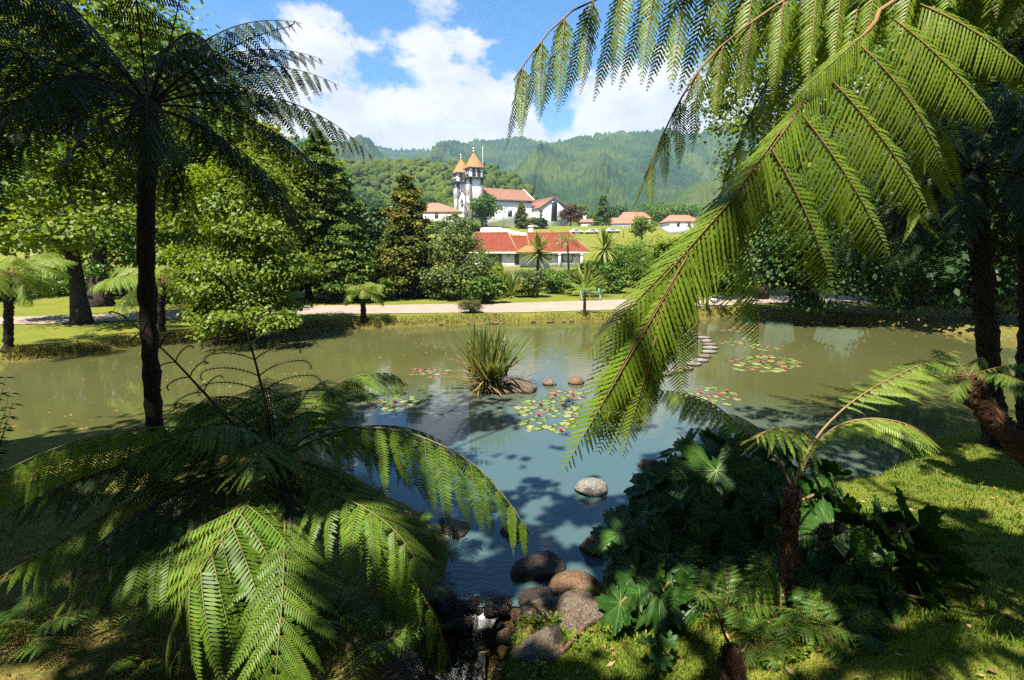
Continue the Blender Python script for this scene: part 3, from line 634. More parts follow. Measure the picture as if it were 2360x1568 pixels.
# the huge fern arching in from the right: its trunk stands just outside the picture
def hero_fern():
    for q_, dr in enumerate((.10, .22, .34)):
        tpl(('hero', q_), npin=33, wid=.37, droop=dr, pw=.36, serr=9, seed=40 + q_, rib=.007, fwd=.66, taper=.86, sag=.16)
    for q_, dr in enumerate((.05, .12, .22)):
        tpl(('herob', q_), npin=27, wid=.17, droop=dr, pw=.38, serr=4, seed=50 + q_, rib=.009, fwd=.75)
    base = np.array([3.3, 1.15, gz(3.3, 1.15)]); top = np.array([2.75, 1.35, 5.35])
    t = thing('tree_fern', 'huge tree fern arching bright fronds over the pond from beside the lawn', 'tree fern', base)
    fern_trunk([base, base * .5 + top * .5 + np.array([.1, 0, 0]), top], .17, .12, t)
    m = [FERN_HERO, RIB]
    D = 1.9
    A = spline([top, at(2050, -170, 2.0), at(1800, -120, 2.1), at(1560, -70, 2.15), at(1400, -12, 2.15), at(1306, 34, 2.15), at(1240, 105, 2.13), at(1184, 185, 2.1)], 26)
    add_frond('frond', A, t, .56, 20, 0, 'herob', m, .012, 75, .15, .30, split=True, hangs=(1.4, 3.0), droop=0, tipw=.5)
    B = spline([top, at(2080, -110, 1.9), at(1900, -45, 1.9), at(1793, 10, 1.9), at(1655, 113, 1.9), at(1593, 189, 1.88), at(1545, 275, 1.86), at(1512, 345, 1.84), at(1484, 412, 1.82)], 26)
    add_frond('frond', B, t, .40, 19, 0, 'herob', m, .012, 70, .15, .45, split=True, hangs=(.9, 2.6), droop=0, tipw=.4)
    # the main one, its pinnae spread like combs on the right and hanging in a curtain on the left
    C = spline([top, at(2180, -60, 1.75), at(2000, 75, 1.72), at(1850, 235, 1.70), at(1760, 360, 1.68), at(1690, 468, 1.66), at(1612, 556, 1.64), at(1558, 640, 1.62), at(1530, 715, 1.61), at(1505, 800, 1.60), at(1490, 880, 1.59)], 34)
    mb = MB(); tube(mb, C, np.linspace(.013, .003, len(C)), 7, 1)
    fr = part('frond', mb, m, t, True)
    def put(p, q, w, key, dr, zdir, width=1.0):
        x = np.asarray(q) - np.asarray(p); l = np.linalg.norm(x); x = x / l; z = nrm(np.asarray(zdir) - x * np.dot(zdir, x)); y = np.cross(z, x)
        k = (key, dr, m[0].name)
        if k not in SHARED:
            V, Fs, Ms, Tn = TPL[k[:2]]; qq = MB(); qq.V = [V]; qq.F = Fs; qq.M = Ms; qq.T = [Tn]; qq.n = len(V); SHARED[k] = qq.mesh('pinna', m)
        o = link('pinna', SHARED[k], fr); M = Matrix.Identity(4)
        for i in range(3): M[i][0] = x[i] * l; M[i][1] = y[i] * l * width; M[i][2] = z[i] * l; M[i][3] = p[i] - base[i]
        o.matrix_local = M
    up = np.array([-.45, -.55, .7])
    right = [((2120, 10), (2420, 130)), ((2060, 45), (2345, 250)), ((1985, 108), (2262, 352)), ((1920, 190), (2205, 478)), ((1850, 268), (2112, 588)), ((1778, 345), (1995, 692)), ((1690, 468), (1800, 800)),
             ((1590, 590), (1640, 850)), ((1560, 640), (1556, 930))]
    for k, (a, b) in enumerate(right):
        put(at(*a, 1.70 - k * .012), at(b[0], b[1], 1.50 + .02 * k), 1, 'hero' if k < 7 else 'hero', (1, 1, 2)[k % 3], up if k < 6 else np.array([.3, -.85, .4]), 1.0 if k < 7 else .6)
    left = [((2010, 65), (1830, 215)), ((1965, 110), (1790, 292)), ((1890, 195), (1690, 450)), ((1850, 235), (1635, 565)), ((1800, 300), (1545, 655)), ((1745, 385), (1450, 735)), ((1692, 465), (1338, 812)), ((1655, 510), (1352, 895)), ((1615, 553), (1392, 930)), ((1585, 592), (1340, 985)), ((1770, 345), (1500, 700)), ((1720, 425), (1400, 775))]
    for k, (a, b) in enumerate(left):
        put(at(*a, 1.70 - k * .01), at(b[0], b[1], 1.62 - .006 * (k % 10)), 1, 'hero', (0, 1, 0)[k % 3], np.array([-.45, -.75, .45]), .70)
    low = [((1560, 637), (1292, 1092)), ((1543, 678), (1368, 1066)), ((1525, 730), (1432, 1062)), ((1508, 785), (1486, 1010)), ((1552, 655), (1335, 1040)), ((1535, 700), (1400, 1060)), ((1545, 672), (1582, 940)), ((1515, 760), (1455, 1030)), ((1500, 810), (1512, 960))]
    for k, (a, b) in enumerate(low):
        put(at(*a, 1.61), at(b[0], b[1], 1.55 + .012 * k), 1, 'hero', (0, 1, 0)[k % 3], np.array([-.2, -.9, .35]), .66)
    for pts, l, n in (([(2250, -60, 2.3), (2150, 60, 2.4), (2050, 200, 2.5), (1960, 360, 2.6), (1900, 520, 2.6)], .50, 17), ([(2010, -100, 2.3), (1890, 10, 2.5), (1790, 150, 2.6), (1705, 320, 2.6), (1650, 480, 2.6)], .46, 17), ([(2280, -40, 2.0), (2230, 90, 2.1), (2170, 240, 2.15), (2130, 400, 2.2), (2110, 520, 2.2)], .42, 16)):
        add_frond('frond', spline([top] + [at(*p) for p in pts], 24), t, l, n, .3, 'near', m, .010, 66, .15, .45, hangs=(.5, .9), tipw=.3)
    # more fronds of the same crown that fill the upper right corner
    for az, L, e0, bd, hg in ((35, 2.2, 28, 70, .25), (62, 2.2, 30, 80, .2), (95, 2.2, 35, 80, .2), (140, 2.2, 35, 85, .2), (190, 2.2, 40, 90, .2), (240, 2.2, 40, 90, .2), (280, 2.0, 45, 80, .2), (15, 2.0, 55, 70, .3), (50, 1.9, 8, 60, .3), (42, 1.7, -12, 45, .3), (30, 2.3, 48, 75, .3)):
        add_frond('frond', arch(top, az, L, e0, bd), t, .48, 14, hg, 'near', m, .012)
hero_fern()

# the broad fern at the left edge of the outflow
def left_fern():
    c = at(640, 1062, 4.15); base = np.array([c[0], c[1], gz(c[0], c[1])])
    t = thing('fern', 'broad low tree fern spreading long fronds beside the outflow rocks', 'fern', base)
    fern_trunk([base, c], .13, .11, t, seg=16)
    m = [FERN, RIB_GREEN]
    def fr(pts, l, n, hg, split=True, mats=m, **k):
        add_frond('frond', spline([c] + [at(*p) for p in pts], 24), t, l, n, hg, 'near', mats, .011, split=split, **k)
    fr([(720, 1000, 4.0), (830, 985, 3.85), (950, 1000, 3.7), (1075, 1058, 3.5), (1155, 1135, 3.4), (1216, 1222, 3.3)], .68, 15, .9, hangs=(1.9, .7), t0=.2, peak=.5, tipw=.35)
    fr([(700, 1110, 3.7), (800, 1150, 3.4), (890, 1205, 3.2), (950, 1275, 3.1), (974, 1340, 3.05)], .62, 13, .25, t0=.25, peak=.4, tipw=.25)
    fr([(600, 1120, 3.6), (555, 1185, 3.2), (500, 1260, 2.95), (440, 1350, 2.75), (395, 1440, 2.7)], .86, 13, .18, t0=.22, peak=.42, tipw=.3)
    fr([(655, 1160, 3.5), (655, 1270, 3.0), (650, 1390, 2.65), (640, 1500, 2.45), (632, 1620, 2.35)], .52, 16, .15, t0=.28, peak=.5, tipw=.4)
    fr([(540, 1005, 4.0), (400, 985, 3.75), (250, 1000, 3.55), (110, 1040, 3.4), (-40, 1110, 3.3)], .62, 15, .9, t0=.2, hangs=(.8, 1.9), tipw=.4)
    fr([(540, 1075, 3.9), (420, 1105, 3.6), (270, 1170, 3.4), (120, 1260, 3.2), (0, 1330, 3.1)], .62, 14, .5, t0=.25, split=False)
    fr([(600, 960, 4.35), (545, 918, 4.5), (470, 925, 4.6), (405, 968, 4.6)], .46, 14, .35, t0=.3, split=False)
    fr([(690, 985, 4.3), (740, 915, 4.5), (820, 868, 4.7), (900, 862, 4.8), (940, 888, 4.8)], .50, 14, .35, t0=.3, split=False)
    fr([(740, 1100, 3.8), (850, 1200, 3.5), (940, 1320, 3.35), (1000, 1420, 3.3), (1035, 1520, 3.25)], .50, 13, .7, t0=.35, tipw=.4)
    fr([(540, 1120, 3.6), (400, 1210, 3.1), (260, 1310, 2.8), (130, 1400, 2.65)], .60, 13, .3, t0=.3, split=False)
    fr([(700, 1030, 4.3), (800, 1010, 4.5), (900, 1040, 4.6), (960, 1120, 4.6)], .44, 13, .5, split=False)
    fr([(600, 1150, 3.6), (520, 1300, 3.0), (440, 1450, 2.7), (380, 1560, 2.6)], .38, 13, .4, split=False)
    crozier(spline([at(625, 1035, 4.1), at(618, 960, 4.1), at(600, 880, 4.08), at(578, 795, 4.06), at(560, 730, 4.05), at(536, 682, 4.05)], 24), t, .017, 7, .80, t0=.28)
    crozier(spline([at(600, 1030, 4.0), at(545, 985, 4.0), at(470, 905, 3.95), at(385, 815, 3.9), at(292, 735, 3.85)], 24), t, .016, 5, .36, t0=.45)
    for az, L, e0, bd in ((200, 1.7, 20, 55), (235, 1.9, 25, 60), (262, 1.9, 18, 55), (290, 1.9, 22, 60), (150, 1.5, 10, 60), (122, 1.6, 15, 70), (75, 1.6, 30, 70), (330, 1.7, 35, 60), (175, 1.6, -5, 50), (218, 1.6, -5, 50), (250, 1.7, -8, 45), (122.5, 1.0, 70, 75), (200.5, 1.1, 68, 85), (265.5, 1.1, 66, 80), (330.5, 1.0, 72, 70), (20.5, 1.0, 70, 75), (160.5, 1.2, 55, 90), (235.5, 1.2, 52, 90)):
        add_frond('frond', arch(c, az, L, e0, bd), t, .52, 14, .3, 'near', [FERN_SHADED if az not in (122, 75) and az % 1 == 0 else FERN, RIB_DARK], .010)  # most fronds here take the green darkened for shade
left_fern()

# tall tree fern on the left bank
def tall_fern(name, label, base, top, nf, L, l, mats, seed, trunk_r=(.13, .10), kind='mid', npairs=20, mid=None, e=(5, 60), bend=(70, 105), cat='tree fern', group=None, trunk_m=TRUNK, hang=(.2, .6), dead=0, stubs=True, az0=0):
    g = np.random.default_rng(seed); base = np.asarray(base, float); top = np.asarray(top, float)
    t = thing(name, label, cat, base, group)
    P = [base - np.array([0, 0, .1]), mid if mid is not None else base * .5 + top * .5, top]
    fern_trunk(P, trunk_r[0], trunk_r[1], t, trunk_m, stubs=stubs)
    nv = min(7, nf); var = []
    for j in range(nv):                    # a handful of frond shapes, from the young upright ones to the old hanging ones
        k = (j + .5) / nv
        var.append(add_frond('frond', arch((0, 0, 0), 0, L, e[1] + (e[0] - e[1]) * k, bend[0] + (bend[1] - bend[0]) * k), None, l, npairs, g.uniform(*hang), kind, mats, .011 * L / 2.2, 66, t0=.14, mesh_only=True))
    for i in range(nf):
        o = link('frond', var[min(int(i / nf * nv), nv - 1)], t, tuple(top - base)); s_ = g.uniform(.84, 1.1); o.scale = (s_, s_, s_)
        o.rotation_euler = (math.radians(g.uniform(-5, 5)), math.radians(g.uniform(-6, 6)), -math.radians(az0 + i * 137.5 + g.uniform(-12, 12)))
    for i in range(dead):
        o = add_frond('frond', arch(top, g.uniform(60, 140), L * .7, 0, 60), t, l * .8, 12, .5, 'low', [FERN_DEAD, RIB], .01)
        o['label'] = 'dead brown frond'
    return t
b = at(362, 1108, 6.1); b[2] = gz(b[0], b[1])
TF = tall_fern('tree_fern', 'tall dark tree fern on a slender black trunk on the shaded bank', b, at(343, 245, 6.0), 27, 2.6, .60, [FERN_SHADED, RIB_DARK], 3, (.10, .09), 'mid', 16, at(338, 640, 6.05), (-14, 60), (58, 78), hang=(.35, 1.0))
crozier(spline([at(343, 245, 6.0), at(430, 170, 5.9), at(530, 112, 5.9), at(600, 80, 5.9), at(665, 62, 5.9)], 20), TF, .018, 9, .26, t0=.35)
crozier(spline([at(343, 245, 6.0), at(385, 120, 6.0), at(405, 40, 6.0), at(418, -20, 6.0)], 20), TF, .016, 5, .24, t0=.6)
# tree ferns in the dark at the right
b = at(2300, 1010, 8.3); b[2] = gz(b[0], b[1])
tall_fern('tree_fern', 'dark thick-trunked tree fern with long drooping fronds at the pond corner', b, at(2245, 395, 8.0), 32, 3.1, .72, [FERN_SHADED, RIB_DARK], 11, (.17, .13), 'mid', 16, None, (-30, 55), (60, 75), hang=(.4, 1.0))
b = at(2372, 1020, 8.6); b[2] = gz(b[0], b[1])
tall_fern('tree_fern', 'dark tree fern standing behind the thick-trunked one at the pond corner', b, at(2375, 330, 8.8), 26, 2.9, .7, [FERN_SHADED, RIB_DARK], 12, (.17, .14), 'mid', 16, None, (-25, 55), (60, 80), hang=(.4, 1.0))
b = at(2052, 1010, 8.6)
# leaning trunk with a small fresh crown
b = np.array([7.6, 6.0, gz(7.6, 6.0)])
tall_fern('tree_fern', 'leaning mossy tree fern trunk with a small fresh crown over the water', b, at(2232, 868, 6.9), 11, 1.0, .26, [FERN, RIB], 15, (.16, .15), 'mid', 16, at(2280, 952, 6.7), (0, 40), (50, 80), trunk_m=TRUNK_BROWN)
# small young tree fern standing in front of the giant rhubarb
def young_fern():
    c = at(1828, 1128, 3.75); b = at(1832, 1330, 3.75); b[2] = gz(b[0], b[1])
    t = thing('tree_fern', 'young tree fern with shaggy brown trunk in front of the giant lobed leaves', 'tree fern', b)
    fern_trunk([b, (b + c) / 2 + np.array([-.03, 0, 0]), c], .075, .06, t, TRUNK_BROWN, 12, 36)
    mb = MB()
    for _ in range(900):                   # shaggy fibres
        z = rng.uniform(b[2] + .2, c[2] + .03); a = rng.uniform(0, 6.28); p = np.array([np.interp(z, [b[2], c[2]], [b[0], c[0]]), b[1], z]) + .062 * np.array([math.cos(a), math.sin(a), 0])
        q = p + np.array([math.cos(a), math.sin(a), -.9 * rng.uniform(-.2, 1.2)]) * rng.uniform(.015, .05); w = np.array([-math.sin(a), math.cos(a), 0]) * .003
        mb.add([p - w, p + w, q], [[0, 1, 2]])
    part('fibre', mb, TRUNK_BROWN, t)
    m = [FERN_SUN, RIB]
    def fr(pts, l, n, hg, **k): add_frond('frond', spline([c] + [at(*p) for p in pts], 22), t, l, n, hg, 'near', m, .012, **k)
    fr([(1868, 1030, 3.75), (1930, 955, 3.9), (2010, 895, 4.1), (2110, 845, 4.3), (2205, 808, 4.5)], .44, 20, .15, t0=.36, split=True)
    fr([(1872, 1040, 3.7), (1925, 985, 3.6), (2000, 965, 3.55), (2080, 975, 3.5), (2150, 1008, 3.5)], .44, 20, .3, t0=.32, split=True)
    fr([(1790, 1060, 3.8), (1700, 978, 4.0), (1640, 930, 4.2), (1570, 905, 4.4), (1500, 900, 4.6)], .32, 18, 1.1, t0=.40, split=True)
    fr([(1850, 1050, 3.6), (1860, 1000, 3.3), (1800, 985, 3.0), (1740, 1010, 2.8)], .38, 18, .3, t0=.35, split=True)
    fr([(1800, 1070, 3.9), (1760, 1000, 4.3), (1700, 960, 4.7), (1650, 950, 5.0)], .26, 16, .5, t0=.4)
young_fern()
# ------------------------------------------------------------------ trees and shrubs
BARK = rough_mat('bark_grey', (.04, .034, .026), (.12, .10, .08), 5, .95, .9, .05)
BARK_DARK = rough_mat('bark_dark', (.018, .014, .010), (.06, .047, .035), 5, .95, .9, .05)
L_MID = leaf_mat('leaf_mid_green', (.035, .080, .008), (.070, .140, .012), (.12, .185, .02), .35, .5, .3, .6)
L_BRIGHT = leaf_mat('leaf_bright_green', (.07, .12, .008), (.12, .178, .012), (.19, .23, .02), .4, .5, .3, .6)
L_YELLOW = leaf_mat('leaf_yellow_green', (.09, .14, .012), (.15, .19, .018), (.22, .23, .03), .4, .55, .25, .6)
L_DARK = leaf_mat('leaf_dark_green', (.014, .038, .006), (.030, .068, .010), (.06, .10, .014), .28, .5, .3, .6)
L_CEDAR = leaf_mat('conifer_green', (.035, .075, .010), (.075, .130, .015), (.15, .18, .022), .32, .6, .2, .6)
L_GOLD = leaf_mat('conifer_gold', (.03, .055, .008), (.085, .10, .012), (.21, .17, .02), .25, .6, .2, .5)
L_OLIVE = leaf_mat('leaf_olive', (.06, .075, .02), (.10, .11, .03), (.16, .15, .05), .3, .6, .2, .6)
L_RED = leaf_mat('leaf_red_brown', (.08, .05, .025), (.14, .08, .04), (.10, .11, .03), .3, .6, .2, .6)
L_GREY = leaf_mat('leaf_grey_green', (.055, .085, .02), (.095, .135, .03), (.15, .18, .05), .3, .55, .3, .6)

def leaves(mb, C, Rr, n, size, g, mi=0, flat=.55, droop=.25, spread=.55, sub=9, narrow=.42, tint_j=.16, hollow=.55):
    """leaf-sized faces in clumps: every lobe carries sub-clumps on its shell, every sub-clump a spray of leaves"""
    C = np.asarray(C, float); Rr = np.asarray(Rr, float)
    w = (Rr[:, 0] * Rr[:, 1] + Rr[:, 0] * Rr[:, 2]); w = w / w.sum()
    ns = max(int(sub * len(C)), 1); li = g.choice(len(C), ns, p=w)
    d = nrm(g.standard_normal((ns, 3)) + np.array([0, 0, .25])); rad = hollow + (1 - hollow) * g.uniform(0, 1, (ns, 1)) ** .6
    S = C[li] + d * Rr[li] * rad; sr = Rr[li].mean(1) * spread * g.uniform(.6, 1.3, ns); st = .5 + tint_j * g.standard_normal(ns)
    k = g.integers(0, ns, n)
    off = g.standard_normal((n, 3)) * .55; off[:, 2] *= flat
    P = S[k] + off * sr[k][:, None]
    out = nrm(P - C[li[k]])
    nn = nrm(out * .45 + np.array([0, 0, .75]) + g.standard_normal((n, 3)) * .5)
    dd = nrm(np.cross(nn, g.standard_normal((n, 3)))); dd = nrm(dd + out * .5 + np.array([0, 0, -droop])); sd = nrm(np.cross(nn, dd))
    s = (size * g.uniform(.6, 1.35, n))[:, None]
    V = np.stack([P, P + dd * s * .5 + sd * s * narrow, P + dd * s, P + dd * s * .5 - sd * s * narrow], 1)
    V[:, 2] += np.array([0, 0, -.12]) * s
    mb.add(V.reshape(-1, 3), np.arange(n * 4).reshape(-1, 4), mi, np.clip(st[k] + .10 * g.standard_normal(n), 0, 1).repeat(4))
def limbs(base, top, C, g, r0, name_parent, m, nb=9, bend=.3, trunk_pts=None):
    mb = MB(); base = np.asarray(base, float); top = np.asarray(top, float)
    P = spline(trunk_pts if trunk_pts is not None else [base - np.array([0, 0, .15]), base * .6 + top * .4 + g.normal(0, .03, 3) * np.linalg.norm(top - base), top], 16)
    r = np.linspace(r0, r0 * .25, 16); r[0] *= 1.55; r[1] *= 1.2
    tube(mb, P, r, 10, lump=.05)
    idx = g.permutation(len(C))[:nb]
    for i in idx:
        c = np.asarray(C[i]); t = g.uniform(.3, .9); k = int(t * 15); p = P[k]
        if c[2] < p[2]: k = max(2, int(k * .6)); p = P[k]
        q = (p + c) / 2 + np.array([0, 0, bend * np.linalg.norm(c - p) * .4])
        tube(mb, spline([p, q, c], 8), np.linspace(r[k] * .5, r[k] * .1, 8), 5)
    return part('trunk', mb, m, name_parent)
def tree(name, label, base, lobes, nleaf, size, leafm, seed, r0=.3, bark=BARK, cat='tree', group=None, nb=9, top=None, trunk_pts=None, **kw):
    g = np.random.default_rng(seed); base = np.asarray(base, float); t = thing(name, label, cat, base, group)
    lobes = np.asarray(lobes, float); C = lobes[:, :3]; Rr = lobes[:, 3:]
    if top is None: top = np.array([C[:, 0].mean(), C[:, 1].mean(), C[:, 2].max()])
    limbs(base, top, C, g, r0, t, bark, nb, trunk_pts=trunk_pts)
    mb = MB(); leaves(mb, C, Rr, nleaf, size, g, **kw); part('crown', mb, leafm, t)
    return t
def blob_lobes(c, R3, n, g, lr=.42, bottom=-.6):
    """lobes spread through an ellipsoid"""
    c = np.asarray(c, float); R3 = np.asarray(R3, float); o = []
    while len(o) < n:
        d = g.uniform(-1, 1, 3)
        if np.linalg.norm(d) > 1 or d[2] < bottom: continue
        d = d / max(np.linalg.norm(d), .3) * g.uniform(.35, .8)
        q = lr * g.uniform(.75, 1.25); o.append([*(c + d * R3), *(R3 * q)])
    return np.array(o)
def cone_lobes(base, H, Rad, n, g, start=.12, power=.8, lr=.3):
    base = np.asarray(base, float); o = []
    for i in range(n):
        t = start + (1 - start) * (i / n) ** .85; r = Rad * (1 - t) ** power; a = i * 2.4; k = g.uniform(.35, .8) if t < .9 else 0
        q = Rad * lr * (1.1 - .7 * t) * g.uniform(.8, 1.2); o.append([base[0] + r * k * math.cos(a), base[1] + r * k * math.sin(a), base[2] + t * H, q, q, q * .62])
    return np.array(o)
def gnd(u, v):
    p = on_ground(u, v); p[2] = gz(p[0], p[1]); return p
def px_lobes(spec, Y):                     # lobes from (u, v, half-width px, half-height px, depth offset)
    o = []
    for u, v, a, b, dy in spec:
        p = at(u, v, Y + dy); s = (Y + dy) / FPX * 1.02; o.append([*p, a * s, max(a, b) * s * .9, b * s])
    return np.array(o)

g = np.random.default_rng(101)
# --- left bank, far side of the pond
b = gnd(188, 747)
tree('broadleaf_tree', 'tall broadleaf tree with pale bark between the left lawn and the path', b, px_lobes([(60, 120, 120, 90, 0), (190, 60, 130, 80, 2), (30, 250, 110, 80, -1), (170, 230, 110, 90, 1), (300, 130, 100, 80, 2), (60, 400, 110, 70, -2), (200, 380, 120, 80, 0), (330, 300, 100, 80, 1), (100, 520, 120, 55, -2), (240, 530, 100, 50, -1), (20, 560, 80, 40, 0), (300, 450, 90, 60, 0), (170, -60, 150, 90, 2), (-40, 480, 90, 60, -1)], 24), 30000, .20, L_BRIGHT, 201, .36, BARK_DARK, nb=12, narrow=.5, sub=16,
     trunk_pts=[b - np.array([0, 0, .2]), at(176, 640, b[1] + .1), at(165, 520, b[1] + .3), at(190, 300, b[1] + .5), at(210, 80, b[1] + .5)])
b = gnd(232, 706)
tree('broadleaf_tree', 'broadleaf tree with dark trunk behind the path left of the pond', b, px_lobes([(250, 500, 90, 60, 0), (380, 520, 100, 60, 0), (330, 380, 110, 80, 1), (440, 420, 100, 80, 2), (420, 270, 110, 80, 2), (300, 250, 100, 80, 3), (520, 330, 90, 70, 2), (130, 420, 100, 80, 2), (230, 600, 80, 35, 1), (500, 480, 90, 60, 1), (420, 140, 90, 60, 3)], 31), 28000, .24, L_MID, 202, .55, BARK_DARK, nb=10, sub=16,
     trunk_pts=[b - np.array([0, 0, .2]), at(226, 600, b[1]), at(240, 450, b[1] + .3), at(300, 250, b[1] + .6)])
b = gnd(600, 757)
tree('weeping_tree', 'bushy bright green tree sweeping down to the water from the bank', b, px_lobes([(600, 700, 70, 40, 0), (520, 690, 70, 45, -1), (530, 745, 60, 28, -2), (620, 735, 55, 25, -1.5), (480, 720, 40, 40, -1), (560, 620, 90, 50, 0), (640, 620, 60, 50, 0), (480, 600, 70, 50, .5), (580, 540, 80, 55, 0), (500, 520, 80, 60, 1), (625, 540, 40, 50, .5), (560, 450, 90, 60, 1), (600, 450, 60, 55, 1), (565, 385, 60, 50, 1.5)], 21.5), 38000, .165, L_BRIGHT, 203, .22, BARK_DARK, nb=14, sub=22, flat=.4, droop=.5, narrow=.34)
b = gnd(645, 700)
tree('broadleaf_tree', 'yellow-green feathery tree rising behind the weeping tree on the bank', b, px_lobes([(640, 420, 60, 60, 0), (600, 380, 70, 60, 0), (625, 370, 45, 45, 0), (560, 340, 70, 50, 1), (640, 500, 70, 60, 0), (640, 470, 40, 60, 0), (540, 430, 70, 60, 1), (650, 560, 40, 60, 0), (650, 590, 60, 50, 0), (630, 330, 50, 35, 0), (500, 300, 70, 50, 1)], 33), 28000, .22, L_YELLOW, 204, .3, BARK_DARK, sub=18)
b = gnd(790, 694)
H = at(750, 296, b[1])[2] - b[2]
lb = cone_lobes(b, H, 3.6, 90, g, .10, .78, .30); lb[:, 0] += np.interp(lb[:, 2], [b[2], b[2] + H], [0, -1.1])
K1 = tree('conifer_tree', 'tall dark green conifer with layered boughs left of the golden conifer', b, lb, 38000, .22, L_CEDAR, 205, .28, BARK_DARK, nb=14, sub=7, flat=.35, droop=.15, hollow=.5, tint_j=.22)
b = gnd(712, 692)
tree('conifer_tree', 'dark conifer partly hidden behind the tall layered one', b, cone_lobes(b, 9, 2.6, 40, g, .10, .6, .34), 15000, .24, L_DARK, 215, .25, BARK_DARK, nb=8, sub=7, flat=.35, hollow=.5)
b = gnd(945, 686)
H = at(938, 410, b[1])[2] - b[2]
tree('conifer_tree', 'conifer with golden-tipped branches beside the pond path', b, cone_lobes(b, H, 3.3, 65, g, .10, .72, .36), 28000, .20, L_GOLD, 206, .2, BARK_DARK, nb=14, sub=7, flat=.5, hollow=.5, tint_j=.3)
b = gnd(1062, 691)
tree('shrubby_tree', 'loose grey-green shrubby tree between golden conifer and red-roofed house', b, px_lobes([(1050, 560, 40, 50, 0), (1090, 600, 35, 45, 0), (1030, 620, 40, 45, 0), (1070, 650, 45, 35, -.5), (1030, 670, 30, 20, -.5), (1045, 520, 30, 25, 0), (1025, 545, 25, 30, 0), (1100, 655, 25, 30, 0)], b[1]), 13000, .16, L_GREY, 207, .1, BARK, nb=8, sub=14)
for (u, v, w, h, m, lab, sd) in [(770, 690, 70, 60, L_MID, 'round green shrub under the tall conifer', 1), (870, 690, 60, 70, L_DARK, 'dark shrub between the two conifers', 2), (985, 690, 50, 60, L_DARK, 'dark shrub at the foot of the golden conifer', 3)]:
    b = gnd(u, v); s = b[1] / FPX; p = b + np.array([0, 1, h * s * .55])
    tree('shrub', lab, b + np.array([0, 1, 0]), blob_lobes(p, (w * s, w * s * .8, h * s * .6), 9, g), 5000, .22, m, 220 + sd, .06, BARK_DARK, 'shrub', nb=4)
for k, (u, v, w, h, Y, m, lab) in enumerate([(40, 690, 80, 60, 36, L_DARK, 'dark bush deep behind the left path'), (130, 692, 70, 70, 38, L_MID, 'green bush behind the pale path on the left'), (300, 692, 80, 80, 38, L_DARK, 'dark bush between the left trunks and the weeping tree'), (410, 695, 70, 75, 36, L_MID, 'bush behind the yellow-green tree fern'), (500, 695, 70, 70, 36, L_DARK, 'dark bush behind the weeping tree'), (-60, 690, 90, 80, 34, L_MID, 'bush at the far left of the path'), (215, 680, 60, 50, 42, L_BRIGHT, 'light bush far behind the dark trunk')]):
    p = at(u, v, Y); s = Y / FPX; b = np.array([p[0], Y, gz(p[0], Y)]); hh = max(at(u, v - h, Y)[2] - b[2], .5)
    tree('bush', lab, b, blob_lobes(b + np.array([0, 0, hh * .5]), (w * s, w * s * .7, hh * .52), 10, g, .42, -.95), 3600, .24, m, 380 + k, .06, BARK_DARK, 'bush', 'understorey behind the left path', nb=5, sub=12)
# backdrop trees that close the left side
for k, (u, v, w, h, Y, m) in enumerate([(-60, 330, 220, 330, 44, L_MID), (120, 300, 200, 330, 48, L_BRIGHT), (330, 330, 200, 300, 50, L_MID), (520, 430, 160, 230, 52, L_BRIGHT), (850, 560, 70, 110, 60, L_DARK), (700, 520, 110, 170, 55, L_MID)]):
    p = at(u, v, Y); s = Y / FPX; bb = np.array([p[0], Y, gz(p[0], Y)])
    tree('woodland_tree', ['tall green tree at the back of the left wood', 'pale green tree deep in the left wood', 'leafy green tree behind the left lawn trees', 'bright tree closing the gap behind the yellow-green tree', 'dark tree behind the golden conifer', 'green tree behind the tall layered conifer'][k], bb,
         blob_lobes((p[0], Y, p[2]), (w * s, w * s * .7, h * s), 22, g, .36, -.95), 9500, .5, m, 230 + k, .35, BARK_DARK, 'tree', 'woodland behind the left bank', nb=8, sub=12)
# --- right side
b = gnd(1860, 705)
tree('broadleaf_tree', 'dark spreading tree with low boughs at the right end of the path', b, px_lobes([(1900, 640, 110, 50, 0), (1800, 600, 90, 60, 1), (1990, 620, 110, 60, 0), (1950, 540, 130, 70, 1), (1820, 510, 100, 60, 2), (2080, 560, 110, 70, 0), (2000, 460, 130, 70, 1), (2120, 480, 120, 80, 1), (1880, 690, 60, 20, -1.5), (1930, 560, 100, 60, -1), (2060, 660, 90, 40, 0)], 26.5), 22000, .25, L_DARK, 241, .6, BARK_DARK, nb=12, sub=16)
b = gnd(1755, 690)
tree('broadleaf_tree', 'bright leafy tree standing behind the arching fern fronds', b, px_lobes([(1760, 120, 130, 90, 0), (1870, 60, 130, 90, 1), (1700, 250, 70, 70, 0), (1830, 220, 120, 80, 0), (1920, 300, 120, 80, 1), (1760, 380, 80, 70, 0), (1850, 430, 100, 70, 0), (1640, 355, 30, 45, 0), (1780, 520, 80, 60, 0), (1700, 560, 60, 50, 0), (1800, -40, 150, 80, 1), (1990, 160, 120, 100, 2), (2100, 60, 130, 100, 2), (1700, 640, 55, 30, 0), (1640, 600, 40, 35, 0)], 34), 30000, .24, L_BRIGHT, 242, .35, BARK_DARK, nb=14, sub=14)
